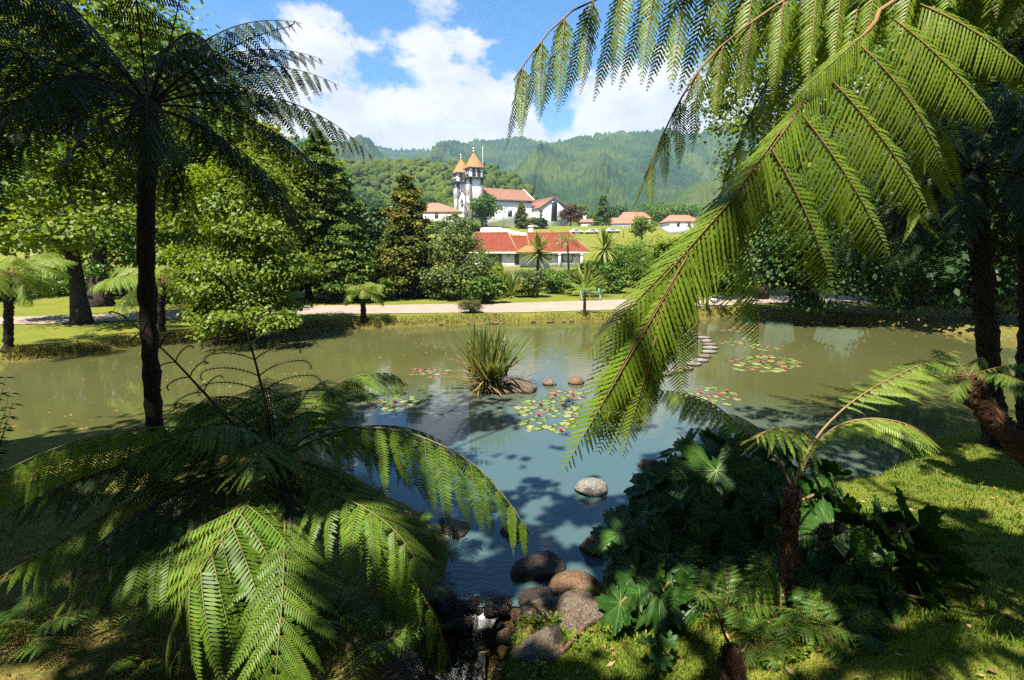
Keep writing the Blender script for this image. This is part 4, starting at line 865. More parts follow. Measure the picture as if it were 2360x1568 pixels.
for k, (u, v, w, h, Y, m) in enumerate([(2160, 250, 200, 300, 30, L_MID), (2360, 200, 220, 330, 26, L_DARK), (2330, 560, 200, 170, 24, L_DARK), (2150, 600, 150, 120, 33, L_DARK), (2560, 300, 260, 330, 24, L_MID), (1660, 620, 70, 60, 46, L_MID), (1560, 600, 60, 60, 48, L_BRIGHT), (2200, 90, 200, 200, 36, L_BRIGHT)]):
    p = at(u, v, Y); s = Y / FPX; bb = np.array([p[0], Y, gz(p[0], Y)])
    tree('woodland_tree', ['tall tree behind the drooping tree ferns', 'dark tall tree at the corner of the pond', 'dark low tree on the far bank behind the fern trunks', 'dark tree on the shaded far bank', 'tall tree beyond the right lawn', 'green tree behind the path bend', 'bright tree behind the path bend', 'sunlit crown above the drooping tree ferns'][k], bb,
         blob_lobes((p[0], Y, p[2]), (w * s, w * s * .7, h * s), 22, g, .36, -.95), 10500, .33, m, 260 + k, .3, BARK_DARK, 'tree', 'woodland behind the right bank', nb=8, sub=12)

# --- shrubs, palms and sword plants in front of the red-roofed house
SWORD = leaf_mat('sword_leaf', (.10, .15, .02), (.17, .21, .04), (.28, .27, .09), .25, .45, .35, 2)
SWORD_D = leaf_mat('sword_leaf_green', (.05, .09, .02), (.10, .14, .03), (.20, .19, .06), .25, .45, .35, 2)
FLAX = leaf_mat('flax_leaf', (.07, .115, .025), (.13, .17, .038), (.26, .20, .06), .3, .4, .35, 5)
FLAX_DRY = leaf_mat('flax_leaf_dry', (.22, .11, .03), (.30, .17, .06), (.36, .24, .10), .2, .6, .2, 5)
def sword_leaves(mb, c, n, L, w, g, e=(-15, 85), mi=0, droop=.25, seg=5, fold=.3):
    for i in range(n):
        az = g.uniform(0, 360); el = g.uniform(*e); l = L * g.uniform(.75, 1.1); P = arch(c, az, l, el, droop * 100 * g.uniform(.3, 1.2) * math.cos(math.radians(max(el, 0))), seg + 1, 1.6)
        T = nrm(np.gradient(P, axis=0)); S = nrm(np.cross(T, np.array([0, 0, 1.]))); U = np.cross(S, T)
        ww = w * np.minimum(1, .55 + np.linspace(0, 1, seg + 1) * 2) * (1 - np.linspace(0, 1, seg + 1) ** 3 * .96)
        V = np.concatenate([P + S * ww[:, None] + U * ww[:, None] * fold, P, P - S * ww[:, None] + U * ww[:, None] * fold]); k = seg + 1; q = np.arange(seg)
        mb.add(V, np.r_[np.c_[q, q + 1, k + q + 1, k + q], np.c_[k + q, k + q + 1, 2 * k + q + 1, 2 * k + q]], mi, g.uniform(.1, .9))
def sword_plant(name, label, base, n, L, w, m, seed, stem=0, stem_r=.08, e=(-15, 85), droop=.2, group=None):
    g = np.random.default_rng(seed); t = thing(name, label, 'plant', base, group); c = np.asarray(base, float) + np.array([0, 0, stem + .05])
    if stem > 0: mb = MB(); tube(mb, spline([base, (np.asarray(base) + c) / 2 + g.normal(0, .05, 3), c], 10), np.linspace(stem_r, stem_r * .8, 10), 8, lump=.06); part('trunk', mb, BARK, t)
    mb = MB(); sword_leaves(mb, c, n, L, w, g, e, droop=droop); part('leaf_rosette', mb, m, t); return t
b = gnd(1178, 684)
sword_plant('spiky_yucca', 'spiky yellow-green rosette of sword leaves on the lawn edge', b, 90, 1.9, .085, SWORD, 301, 0, e=(-5, 88), droop=.1)
b = gnd(1347, 683)
sword_plant('spiky_yucca', 'large pale sword-leaved plant behind the green bench', b, 100, 2.3, .10, SWORD, 302, .55, .12, e=(-35, 88), droop=.25)
b = at(1240, 640, 42); b[2] = gz(b[0], b[1])
sword_plant('spiky_yucca', 'tall yucca with spiky head on a bare trunk before the house porch', b, 80, 1.9, .10, SWORD, 303, at(1228, 585, 42)[2] - b[2], .14, e=(-60, 88), droop=.2)
b = at(1390, 660, 44); b[2] = gz(b[0], b[1])
sword_plant('spiky_yucca', 'yucca with shaggy pale leaves at the right corner of the house', b, 100, 2.1, .10, SWORD, 304, at(1388, 575, 44)[2] - b[2], .14, e=(-60, 88), droop=.3)
b = at(1110, 640, 46); b[2] = gz(b[0], b[1])
sword_plant('spiky_yucca', 'narrow upright yucca at the left corner of the house', b, 40, 1.5, .07, SWORD, 305, at(1105, 600, 46)[2] - b[2], .10, e=(35, 88), droop=.2)
# palm
def palm():
    b = at(1313, 640, 48); b[2] = gz(b[0], b[1]); c = at(1308, 560, 48); t = thing('palm_tree', 'slender palm with feathery fronds in front of the house window', 'palm', b)
    mb = MB(); tube(mb, spline([b, (b + c) / 2, c], 12), np.linspace(.13, .09, 12), 8, lump=.05); part('trunk', mb, BARK, t)
    vs = [add_frond('frond', arch((0, 0, 0), 0, 1.7, e_, 95), None, .5, 16, .6, 'low', [SWORD, RIB], .02, width=.6, mesh_only=True) for e_ in (75, 50, 20)]
    for i in range(12):
        o = link('frond', vs[i // 4], t, tuple(c - b)); o.rotation_euler = (0, 0, i * 2.4)
palm()
bushes = [(1120, 690, 45, 60, 33, L_MID, 'green bush beside the shrubby tree'), (1160, 648, 60, 28, 44, L_BRIGHT, 'bright green bush below the house window wall'), (1125, 625, 35, 22, 50, L_BRIGHT, 'light bush against the left half of the house'), (1225, 690, 40, 50, 37, L_YELLOW, 'feathery bush between spiky plants on the lawn edge'), (1285, 690, 50, 60, 40, L_MID, 'clipped bush left of the big sword plant'),
          (1400, 690, 45, 80, 40, L_MID, 'leafy bush right of the green bench'), (1440, 690, 60, 130, 46, L_MID, 'tall bush beyond the bench'), (1250, 645, 50, 32, 48, L_GREY, 'grey-green round bush before the porch'), (1330, 645, 50, 24, 50, L_BRIGHT, 'bright bush under the right house window'), (1460, 610, 70, 50, 55, L_BRIGHT, 'sunlit bush at the end of the house'), (1200, 665, 60, 30, 41, L_OLIVE, 'olive bush behind the spiky rosette'),
          (1520, 650, 60, 80, 44, L_MID, 'bush behind the hanging fern tip'), (1600, 680, 60, 60, 42, L_MID, 'low bush behind the goose'), (1690, 690, 60, 60, 42, L_DARK, 'dark bush at the far edge of the path bend'), (1145, 660, 40, 35, 38, L_YELLOW, 'yellowish bush at the lawn edge left of the rosette'),
          (1425, 610, 55, 40, 58, L_YELLOW, 'yellow-green bush right of the bungalow'), (1480, 600, 60, 55, 64, L_BRIGHT, 'tall bright bush on the slope right of the bungalow'), (1395, 600, 35, 25, 66, L_OLIVE, 'olive bush at the bungalow corner'), (1540, 590, 60, 60, 66, L_YELLOW, 'yellowish bush on the slope behind the fern curtain'), (1365, 640, 35, 40, 46, L_MID, 'green bush behind the sword plant'), (1185, 690, 40, 40, 42, L_MID, 'small bush behind the rosette')]
for k, (u, v, w, h, Y, m, lab) in enumerate(bushes):
    p = at(u, v, Y); s = Y / FPX; b = np.array([p[0], Y, gz(p[0], Y)]); hh = max(at(u, v - h, Y)[2] - b[2], .5)
    tree('bush', lab, b, blob_lobes(b + np.array([0, 0, hh * .5]), (w * s, w * s * .8, hh * .52), 10, g, .42, -.95), 3400, .19, m, 320 + k, .06, BARK_DARK, 'bush', 'bushes in front of the house', nb=5, sub=12)
b = gnd(1082, 722)
tree('bush', 'small round olive bush between path and pond', b, blob_lobes(b + np.array([0, 0, .42]), (.62, .6, .45), 12, g, .45, -.95), 5000, .085, L_OLIVE, 350, .03, BARK_DARK, 'bush', nb=6, sub=12, narrow=.2)
b = gnd(1232, 686)
def cane():
    t = thing('cane_shrub', 'thin pale-stemmed shrub standing on the lawn behind the path', 'shrub', b); mb = MB(); g = np.random.default_rng(5); tips = []
    for i in range(16):
        a = g.uniform(0, 6.28); q = b + np.array([math.cos(a) * .7, math.sin(a) * .5, g.uniform(1.0, 1.9)]); tube(mb, spline([b + g.normal(0, .06, 3) * [1, 1, 0], (b + q) / 2 + [0, 0, .15], q], 6), np.linspace(.022, .008, 6), 5); tips.append(q)
    part('stem', mb, plain('pale_stem', (.30, .30, .22), .7), t); mb = MB(); leaves(mb, np.array(tips), np.full((16, 3), .28), 2600, .11, g, sub=5); part('foliage', mb, L_GREY, t)
cane()
# small tree ferns on the far bank
sf = [((18, 803), (22, 632), 18.6, 'young bright tree fern at the left edge of the far bank', 2.1, 15, 1), ((372, 765), (372, 652), 21.5, 'yellow-green tree fern behind the slender black trunk', 2.6, 14, 2), ((838, 737), (836, 672), 25.2, 'stocky little tree fern on the bank before the conifers', 1.5, 17, 3)]
for (bu, bv), (tu, tv), Y, lab, L, n, sd in sf:
    b = gnd(bu, bv); c = at(tu, tv, b[1]); tall_fern('tree_fern', lab, b, c, n, L, L * .36, [FERN_SUN, RIB], 400 + sd, (.15, .13), 'mid', 16, None, (0, 50), (65, 95), hang=(.2, .5), group='small tree ferns on the far bank')
b = gnd(1347, 728); c = at(1348, 672, b[1])
tall_fern('tree_fern', 'little tree fern with a dead orange-brown frond near the bench', b, c, 9, 1.0, .34, [FERN_SUN, RIB], 405, (.10, .075), 'low', 11, None, (10, 70), (60, 90), group='small tree ferns on the far bank', dead=5, trunk_m=TRUNK_BROWN)
b = gnd(1630, 715); c = at(1631, 628, b[1])
tall_fern('tree_fern', 'slim tree fern at the path bend beside the white goose', b, c, 13, 1.9, .5, [FERN, RIB], 406, (.10, .085), 'low', 14, None, (0, 45), (55, 90), group='small tree ferns on the far bank')
b = gnd(10, 770); c = at(-20, 720, 17.0); b = np.array([c[0], 17.0, max(gz(c[0], 17.0), .1)])
# dark twig plant at the left edge
# --- the island with its flax clump
def island():
    p = on_z(1130, 898, 0); c = np.array([p[0], p[1], 0.0])
    t = thing('flax_clump', 'upright bronze-green flax clump growing on the rock islet', 'plant', c)
    g = np.random.default_rng(77); top = c + np.array([-.05, .1, .30]); mb = MB()
    for i in range(150): 
        q = top + np.array([g.normal(0, .20), g.normal(0, .16), g.uniform(-.15, .1)]); sword_leaves(mb, q, 1, 1.75, .042, g, (34, 88), 0, .10, 6)
    for i in range(60):
        q = top + np.array([g.normal(0, .22), g.normal(0, .18), g.uniform(-.2, .05)]); sword_leaves(mb, q, 1, 1.35, .022, g, (0, 55), 1, .5, 6)
    part('flax_leaves', mb, [FLAX, FLAX_DRY], t)
    mb = MB(); leaves(mb, np.array([c + [-.18, -.25, .22], c + [-.32, .0, .30], c + [.1, -.2, .22], c + [-.05, .05, .35]]), np.array([[.30, .26, .24]] * 4), 5200, .075, g, sub=40, narrow=.14, flat=.9)
    part('grass_tuft', mb, L_OLIVE, t); mb = MB()
    V, F = ICO[3]; mb.add(V * np.array([.62, .42, .16]) * (1 + .12 * wob(V, 3, 4))[:, None] + c + [-.05, .05, .0], F); part('root_mound', mb, rough_mat('dark_soil', (.02, .015, .01), (.08, .05, .03), 12), t, True)
island()
# ------------------------------------------------------------------ church, houses, cars
WHITE = plain('lime_wash', (.80, .79, .76), .85, .2, var=.10, scale=.35)
CREAM = plain('cream_render', (.74, .68, .55), .85, .2, var=.10, scale=.35)
STONE = rough_mat('basalt_trim', (.05, .045, .042), (.13, .12, .11), 1.5, .9, .5, .05)
TILE_BROWN = rough_mat('roof_tile_brown', (.15, .07, .045), (.225, .11, .07), .9, .85, .5, .05)
TILE_ORANGE = rough_mat('roof_tile_orange', (.24, .105, .042), (.30, .14, .058), 1.2, .8, .3, .04)
TILE_PINK = rough_mat('roof_tile_pink', (.24, .10, .06), (.33, .15, .095), 1.2, .85, .4, .04)
TILE_RED = rough_mat('roof_tile_red', (.105, .021, .011), (.17, .04, .018), 2.5, .85, .5, .04, c2=(.27, .10, .055))
GLASS = plain('dark_glass', (.03, .035, .04), .08, .6)
GLASS_BROWN = plain('brown_glass', (.07, .055, .04), .1, .6)  # brown-tinted pane glass
METAL = plain('grey_metal', (.25, .26, .27), .4, .5, .6)
A26 = R(26); DX = np.array([math.cos(A26), math.sin(A26), 0]); PY = np.array([-math.sin(A26), math.cos(A26), 0])
def church():
    O = at(1085, 524, 172.0); z0 = O[2]; O = np.array([O[0], O[1], 0.0])
    def zc(v, Y=172.0): return at(1084, v, Y)[2]
    M = lambda V: O + V[:, :1] * DX + V[:, 1:2] * PY + V[:, 2:] * np.array([0, 0, 1.])
    Mx = lambda V: M(np.c_[V[:, 1], V[:, 0], V[:, 2]])          # polygon in (y,z), pushed along x
    t = thing('church', 'white church with two orange-capped bell towers on the hill', 'church', (O[0], O[1], z0 - 1.5))
    zb = z0 - 1.5
    def P(name, mb, m, parent=t): return part(name, mb, m, parent)
    def arch_poly(c, z1, z2, w, n=8):
        a = np.linspace(0, np.pi, n); return [(c - w / 2, z1), (c + w / 2, z1)] + [(c + w / 2 * math.cos(q), z2 - w / 2 + w / 2 * math.sin(q)) for q in a]
    def window(parent, c, z1, z2, w, plane, pos, frame=.22):
        """arched opening: stone surround standing proud and a dark pane set in it"""
        mp = M if plane == 'y' else Mx
        f = MB(); prism(f, arch_poly(c, z1 - frame, z2 + frame, w + 2 * frame), pos - .10, pos + .05, 0, mp); o = P('window', f, STONE, parent)
        g_ = MB(); prism(g_, arch_poly(c, z1, z2, w), pos - .16, pos - .102, 0, mp); q = MB(); me = part('pane', g_, GLASS, o)
        return o
    # towers
    for ty, sc_ in ((0.0, 1.0), (12.6, 1.0)):
        w = 4.6; ze = zc(384); zg = zc(407); zt = at(1090, 350, 174.4)[2]
        mb = MB(); box(mb, (0, ty, zb), (w, ty + w, ze), 0, M); tw = P('tower', mb, WHITE)
        q = MB()
        for cx in (0, w):
            for cy in (ty, ty + w):
                box(q, (cx - .08 - (.55 if cx else .12), cy - .08 - (.55 if cy > ty else .12), zb), (cx + .08 + (.12 if cx else .55), cy + .08 + (.12 if cy > ty else .55), zg - .1), 0, M)
        # stepped buttresses low down
        for cy in (ty - .35, ty + w - .75):
            box(q, (-.55, cy, zb), (.6, cy + 1.1, zb + (ze - zb) * .45), 0, M)
        P('corner_stones', q, STONE, tw)
        gl = MB(); box(gl, (-.9, ty - .9, zg - .35), (w + .9, ty + w + .9, zg), 0, M)
        for k in range(9):                  # corbels and balusters
            s = -.7 + k * (w + 1.4) / 8
            for f in (0, 1):
                a = (s - .09, ty - .72 + f * (w + 1.3), zg - .95); box(gl, a, (s + .09, a[1] + .14, zg - .35), 0, M)
                a = (-.72 + f * (w + 1.3), ty + s - .09, zg - .95); box(gl, a, (a[0] + .14, ty + s + .09, zg - .35), 0, M)
        for k in range(17):
            s = -.8 + k * (w + 1.6) / 16
            for f in (0, 1):
                a = (s - .05, ty - .82 + f * (w + 1.5), zg); box(gl, a, (s + .05, a[1] + .12, zg + .75), 0, M)
                a = (-.82 + f * (w + 1.5), ty + s - .05, zg); box(gl, a, (a[0] + .12, ty + s + .05, zg + .75), 0, M)
        for f in (0, 1):
            y_ = ty - .84 + f * (w + 1.5); box(gl, (-.86, y_, zg + .75), (w + .86, y_ + .18, zg + .95), 0, M)
            x_ = -.84 + f * (w + 1.5); box(gl, (x_, ty - .86, zg + .752), (x_ + .18, ty + w + .86, zg + .952), 0, M)
        P('gallery', gl, STONE, tw)
        bz = zg + .3
        for c in (w * .3, w * .7):
            window(tw, c, bz, bz + 2.6, 1.0, 'y', ty, .12); window(tw, ty + c, bz, bz + 2.6, .8, 'x', 0, .12)
        for zq in ((zg + zb) * .5 + 3.2, (zg + zb) * .5 - 4.0):
            for c in (w * .36, w * .64): window(tw, ty + c, zq, zq + 2.2, .45, 'x', 0, .1)
        r = MB(); o_ = .35; A = np.array([[-o_, ty - o_, ze], [w + o_, ty - o_, ze], [w + o_, ty + w + o_, ze], [-o_, ty + w + o_, ze], [w / 2, ty + w / 2, zt]])
        r.add(M(A), [[0, 1, 4], [1, 2, 4], [2, 3, 4], [3, 0, 4]]); sp = P('spire', r, TILE_ORANGE, tw)
        e = MB(); box(e, (-.5, ty - .5, ze - .38), (w + .5, ty + w + .5, ze), 0, M); part('cornice', e, STONE, tw)
        c = MB(); cc = np.array([[w / 2, ty + w / 2, zt]]); V, F = ICO[2]; c.add(M(V * .32 + cc + [0, 0, .25]), F); box(c, (w / 2 - .06, ty + w / 2 - .06, zt + .4), (w / 2 + .06, ty + w / 2 + .06, zt + 1.7), 0, M); box(c, (w / 2 - .45, ty + w / 2 - .05, zt + 1.15), (w / 2 + .45, ty + w / 2 + .05, zt + 1.28), 0, M)
        part('finial', c, plain('pale_stone', (.6, .55, .48), .8), sp)
    # facade gable between the towers with the rose window
    zgb = zc(452); zpk = at(1062, 436, 175)[2]
    f = MB(); prism(f, [(4.6, zb), (12.6, zb), (12.6, zgb), (8.6, zpk), (4.6, zgb)], .25, .8, 0, Mx); P('facade', f, WHITE)
    tr = MB()
    for s in (0, 1):
        a = [(4.6, zgb), (8.6, zpk), (8.6, zpk + .75), (4.6, zgb + .75)] if s == 0 else [(8.6, zpk), (12.6, zgb), (12.6, zgb + .75), (8.6, zpk + .75)]
        prism(tr, a, .05, .95, 0, Mx)
    P('gable_coping', tr, STONE)
    zr = at(1062, 463, 175)[2]; a = np.linspace(0, 2 * np.pi, 20, endpoint=False)
    f = MB(); prism(f, [(8.6 + 1.75 * math.cos(q), zr + 1.75 * math.sin(q)) for q in a], .05, .3, 0, Mx); rw = P('rose_window', f, plain('rose_stone', (.5, .48, .45), .8))
    f = MB(); prism(f, [(8.6 + 1.4 * math.cos(q), zr + 1.4 * math.sin(q)) for q in a], -.02, .047, 0, Mx); part('pane', f, GLASS, rw)
    f = MB()
    for q in a[::2]: prism(f, [(8.6 + .3 * math.cos(q) - .05, zr + .3 * math.sin(q)), (8.6 + .3 * math.cos(q) + .05, zr + .3 * math.sin(q)), (8.6 + 1.4 * math.cos(q) + .05, zr + 1.4 * math.sin(q)), (8.6 + 1.4 * math.cos(q) - .05, zr + 1.4 * math.sin(q))], -.09, -.022, 0, Mx)
    part('tracery', f, plain('rose_bar', (.55, .53, .5), .8), rw)
    # nave
    L = 24.5; zn = at(1160, 459.5, 178)[2]; zr_ = at(1150, 432.5, 183)[2]
    f = MB(); box(f, (.8, .9, zb), (L, 16.3, zn), 0, M); nv = P('nave_wall', f, WHITE)
    f = MB(); ym = 8.6
    f.add(M(np.array([[4.0, .3, zn - .05], [L + .2, .3, zn - .05], [L + .2, ym, zr_], [4.0, ym, zr_], [4.0, 16.9, zn - .05], [L + .2, 16.9, zn - .05]])), [[0, 1, 2, 3], [3, 2, 5, 4]])
    f.add(M(np.array([[L + .2, .3, zn - .05], [L + .2, 16.9, zn - .05], [L + .2, ym, zr_]])), [[0, 1, 2]])
    nr_ = P('nave_roof', f, TILE_BROWN)
    f = MB(); box(f, (1.0, .25, zn - .65), (L, .9, zn - .12), 0, M); part('eaves_cornice', f, STONE, nr_)
    f = MB(); prism(f, [(.0, zn), (ym, zr_ + .12), (ym, zr_ + .42), (.0, zn + .3)], L + .21, L + .65, 0, Mx); part('gable_coping', f, plain('white_coping', (.7, .68, .64), .8), nr_)
    for c, z1, z2, w_ in ((15.5, zn - 5.8, zn - 3.6, 1.2), (8.6, zn - 5.8, zn - 3.6, 1.2)):
        f = MB(); box(f, (c - w_ / 2 - .2, .78, z1), (c + w_ / 2 + .2, .95, z2), 0, M); o = P('window', f, STONE, nv); f = MB(); box(f, (c - w_ / 2, .72, z1 + .2), (c + w_ / 2, .775, z2 - .2), 0, M); part('pane', f, GLASS, o)
    for c in (19.0,):
        f = MB(); box(f, (c - .65, .78, zb + .4), (c + .65, .95, zn - 3.8), 0, M); o = P('pilaster', f, STONE, nv)
    # transept
    xa, xb = 24.9, 36.2; yf = -4.9; ze = at(1237, 478, 178)[2]; zp = at(1268, 453, 178)[2]; xm = (xa + xb) / 2
    f = MB(); prism(f, [(xa, zb), (xb, zb), (xb, ze), (xm, zp), (xa, ze)], yf, 13, 0, M); tp = P('transept_wall', f, WHITE)
    f = MB(); o_ = .5
    for s in (0, 1):
        A = np.array([[xa - o_, yf - .35, ze - .32], [xm, yf - .35, zp + .1], [xm, 13.4, zp + .1], [xa - o_, 13.4, ze - .32]]) if s == 0 else np.array([[xm, yf - .35, zp + .1], [xb + o_, yf - .35, ze - .32], [xb + o_, 13.4, ze - .32], [xm, 13.4, zp + .1]])
        f.add(M(np.vstack([A, A + [0, 0, .22]])), [[0, 1, 2, 3], [7, 6, 5, 4], [0, 4, 5, 1], [1, 5, 6, 2], [2, 6, 7, 3], [3, 7, 4, 0]])
    rf = P('transept_roof', f, TILE_BROWN)
    f = MB()
    prism(f, [(xa - .5, ze - .75), (xm, zp - .3), (xm, zp + .08), (xa - .5, ze - .34)], yf - .33, yf - .02, 0, M); prism(f, [(xm, zp - .3), (xb + .5, ze - .75), (xb + .5, ze - .34), (xm, zp + .08)], yf - .33, yf - .02, 0, M)
    part('gable_trim', f, STONE, rf)
    f = MB(); box(f, (xm - .09, yf - .2, zp + .33), (xm + .09, yf, zp + 2.4), 0, M); box(f, (xm - .6, yf - .19, zp + 1.5), (xm + .6, yf - .01, zp + 1.75), 0, M); part('cross', f, STONE, rf)
    f = MB()
    for k in range(12):                     # toothed corner stones
        w_ = .9 if k % 2 else .6; z1 = zb + k * (ze - 1 - zb) / 12; z2 = zb + (k + 1) * (ze - 1 - zb) / 12 - .01
        box(f, (xa - .07, yf - .07, z1), (xa + w_, yf + w_, z2), 0, M); box(f, (xb - w_, yf - .07, z1), (xb + .07, yf + w_, z2), 0, M)
    part('corner_stones', f, STONE, tp)
    window(tp, xm, zb + 4.4, zb + 11.2, 1.9, 'y', yf, .3)
    # flag pole on the near tower
    f = MB(); p = M(np.array([[4.7, -.2, 0]]))[0]; tube(f, np.array([[p[0], p[1], zc(412)], [p[0], p[1], zc(336)]]), [.07, .05], 5); P('flag_pole', f, plain('white_pole', (.75, .75, .75), .5))
church()

def house(name, label, u0, u1, v_eave, v_ridge, v_base, Y, depth, wallm, roofm, hip=.25, windows=(), over=.35, ridge=None, chimney=None):
    a = at(u0, v_eave, Y); b_ = at(u1, v_eave, Y); ze = a[2]; zr = at((u0 + u1) / 2, v_ridge, Y + depth / 2)[2]; zb = at(u0, v_base, Y)[2] - 1.0
    x0, x1 = a[0], b_[0]; t = thing(name, label, 'house', ((x0 + x1) / 2, Y, zb))
    f = MB(); box(f, (x0, Y, zb), (x1, Y + depth, ze)); part('wall', f, wallm, t)
    h = hip * (x1 - x0); o = over
    r0, r1 = (x0 + h, x1 - h) if ridge is None else (at(ridge[0], v_ridge, Y + depth / 2)[0], at(ridge[1], v_ridge, Y + depth / 2)[0])
    f = MB(); ym = Y + depth / 2
    f.add(np.array([[x0 - o, Y - o, ze], [x1 + o, Y - o, ze], [x1 + o, Y + depth + o, ze], [x0 - o, Y + depth + o, ze], [r0, ym, zr], [r1, ym, zr]]), [[0, 1, 5, 4], [2, 3, 4, 5]]); n = f.n - 6
    f.F.append(np.array([[1, 2, 5], [3, 0, 4]]) + n); f.M.append(np.zeros(2, int)); box(f, (x0 - o + .01, Y - o + .01, ze - .16), (x1 + o - .01, Y + depth + o - .01, ze - .004)); part('roof', f, roofm, t)
    for (wu0, wu1, wv0, wv1) in windows:
        p = at(wu0, wv0, Y); q = at(wu1, wv1, Y); f = MB(); box(f, (p[0] - .1, Y - .06, q[2] - .1), (q[0] + .1, Y + .02, p[2] + .1)); w = part('window', f, plain('window_frame', (.35, .34, .33), .7), t)
        f = MB(); box(f, (p[0], Y - .09, q[2]), (q[0], Y - .062, p[2])); part('pane', f, GLASS, w)
    if chimney:
        p = at(chimney[0], chimney[1], Y + depth * .4); q = at(chimney[2], chimney[3], Y + depth * .4); f = MB(); box(f, (p[0], Y + depth * .4, q[2] - .5), (q[0], Y + depth * .4 + .7, p[2])); box(f, (p[0] - .12, Y + depth * .4 - .12, p[2]), (q[0] + .12, Y + depth * .4 + .82, p[2] + .2)); part('chimney', f, wallm, t)
    return t
house('house', 'cream house with terracotta hipped roof left of the church towers', 975, 1064, 488, 468, 520, 150, 12, CREAM, TILE_PINK, .2, [(1002, 1010, 492, 503), (1048, 1056, 494, 504)], ridge=(990, 1012))
house('house', 'small white house with terracotta roof behind the golden conifer', 868, 915, 497, 485, 515, 140, 9, WHITE, TILE_PINK, .2, [(874, 880, 500, 507), (895, 900, 500, 507)], chimney=(898, 478, 902, 490))
house('house', 'low white cottage with chimney right of the church', 1340, 1374, 512, 505, 535, 186, 8, WHITE, TILE_PINK, .05, [(1355, 1367, 518, 526)], chimney=(1344, 498, 1351, 508))
house('house', 'long white building with dark arcade at the right of the village', 1408, 1478, 515, 502, 538, 176, 10, WHITE, TILE_PINK, .12, [(1414 + 8 * k, 1419 + 8 * k, 521, 535) for k in range(7)])
house('house', 'white upper house with pink-red roof behind the arcaded building', 1434, 1500, 503, 489, 518, 190, 10, WHITE, TILE_PINK, .15, [(1440, 1448, 505, 510)])
house('house', 'white house glimpsed through the arching fronds', 1545, 1610, 510, 496, 535, 150, 10, WHITE, TILE_PINK, .15, [(1560, 1566, 514, 522), (1585, 1591, 514, 522)])
house('house', 'pale house behind the right-hand fern fronds', 1930, 2000, 505, 492, 540, 110, 10, WHITE, TILE_PINK, .15, [(1950, 1958, 512, 522)])

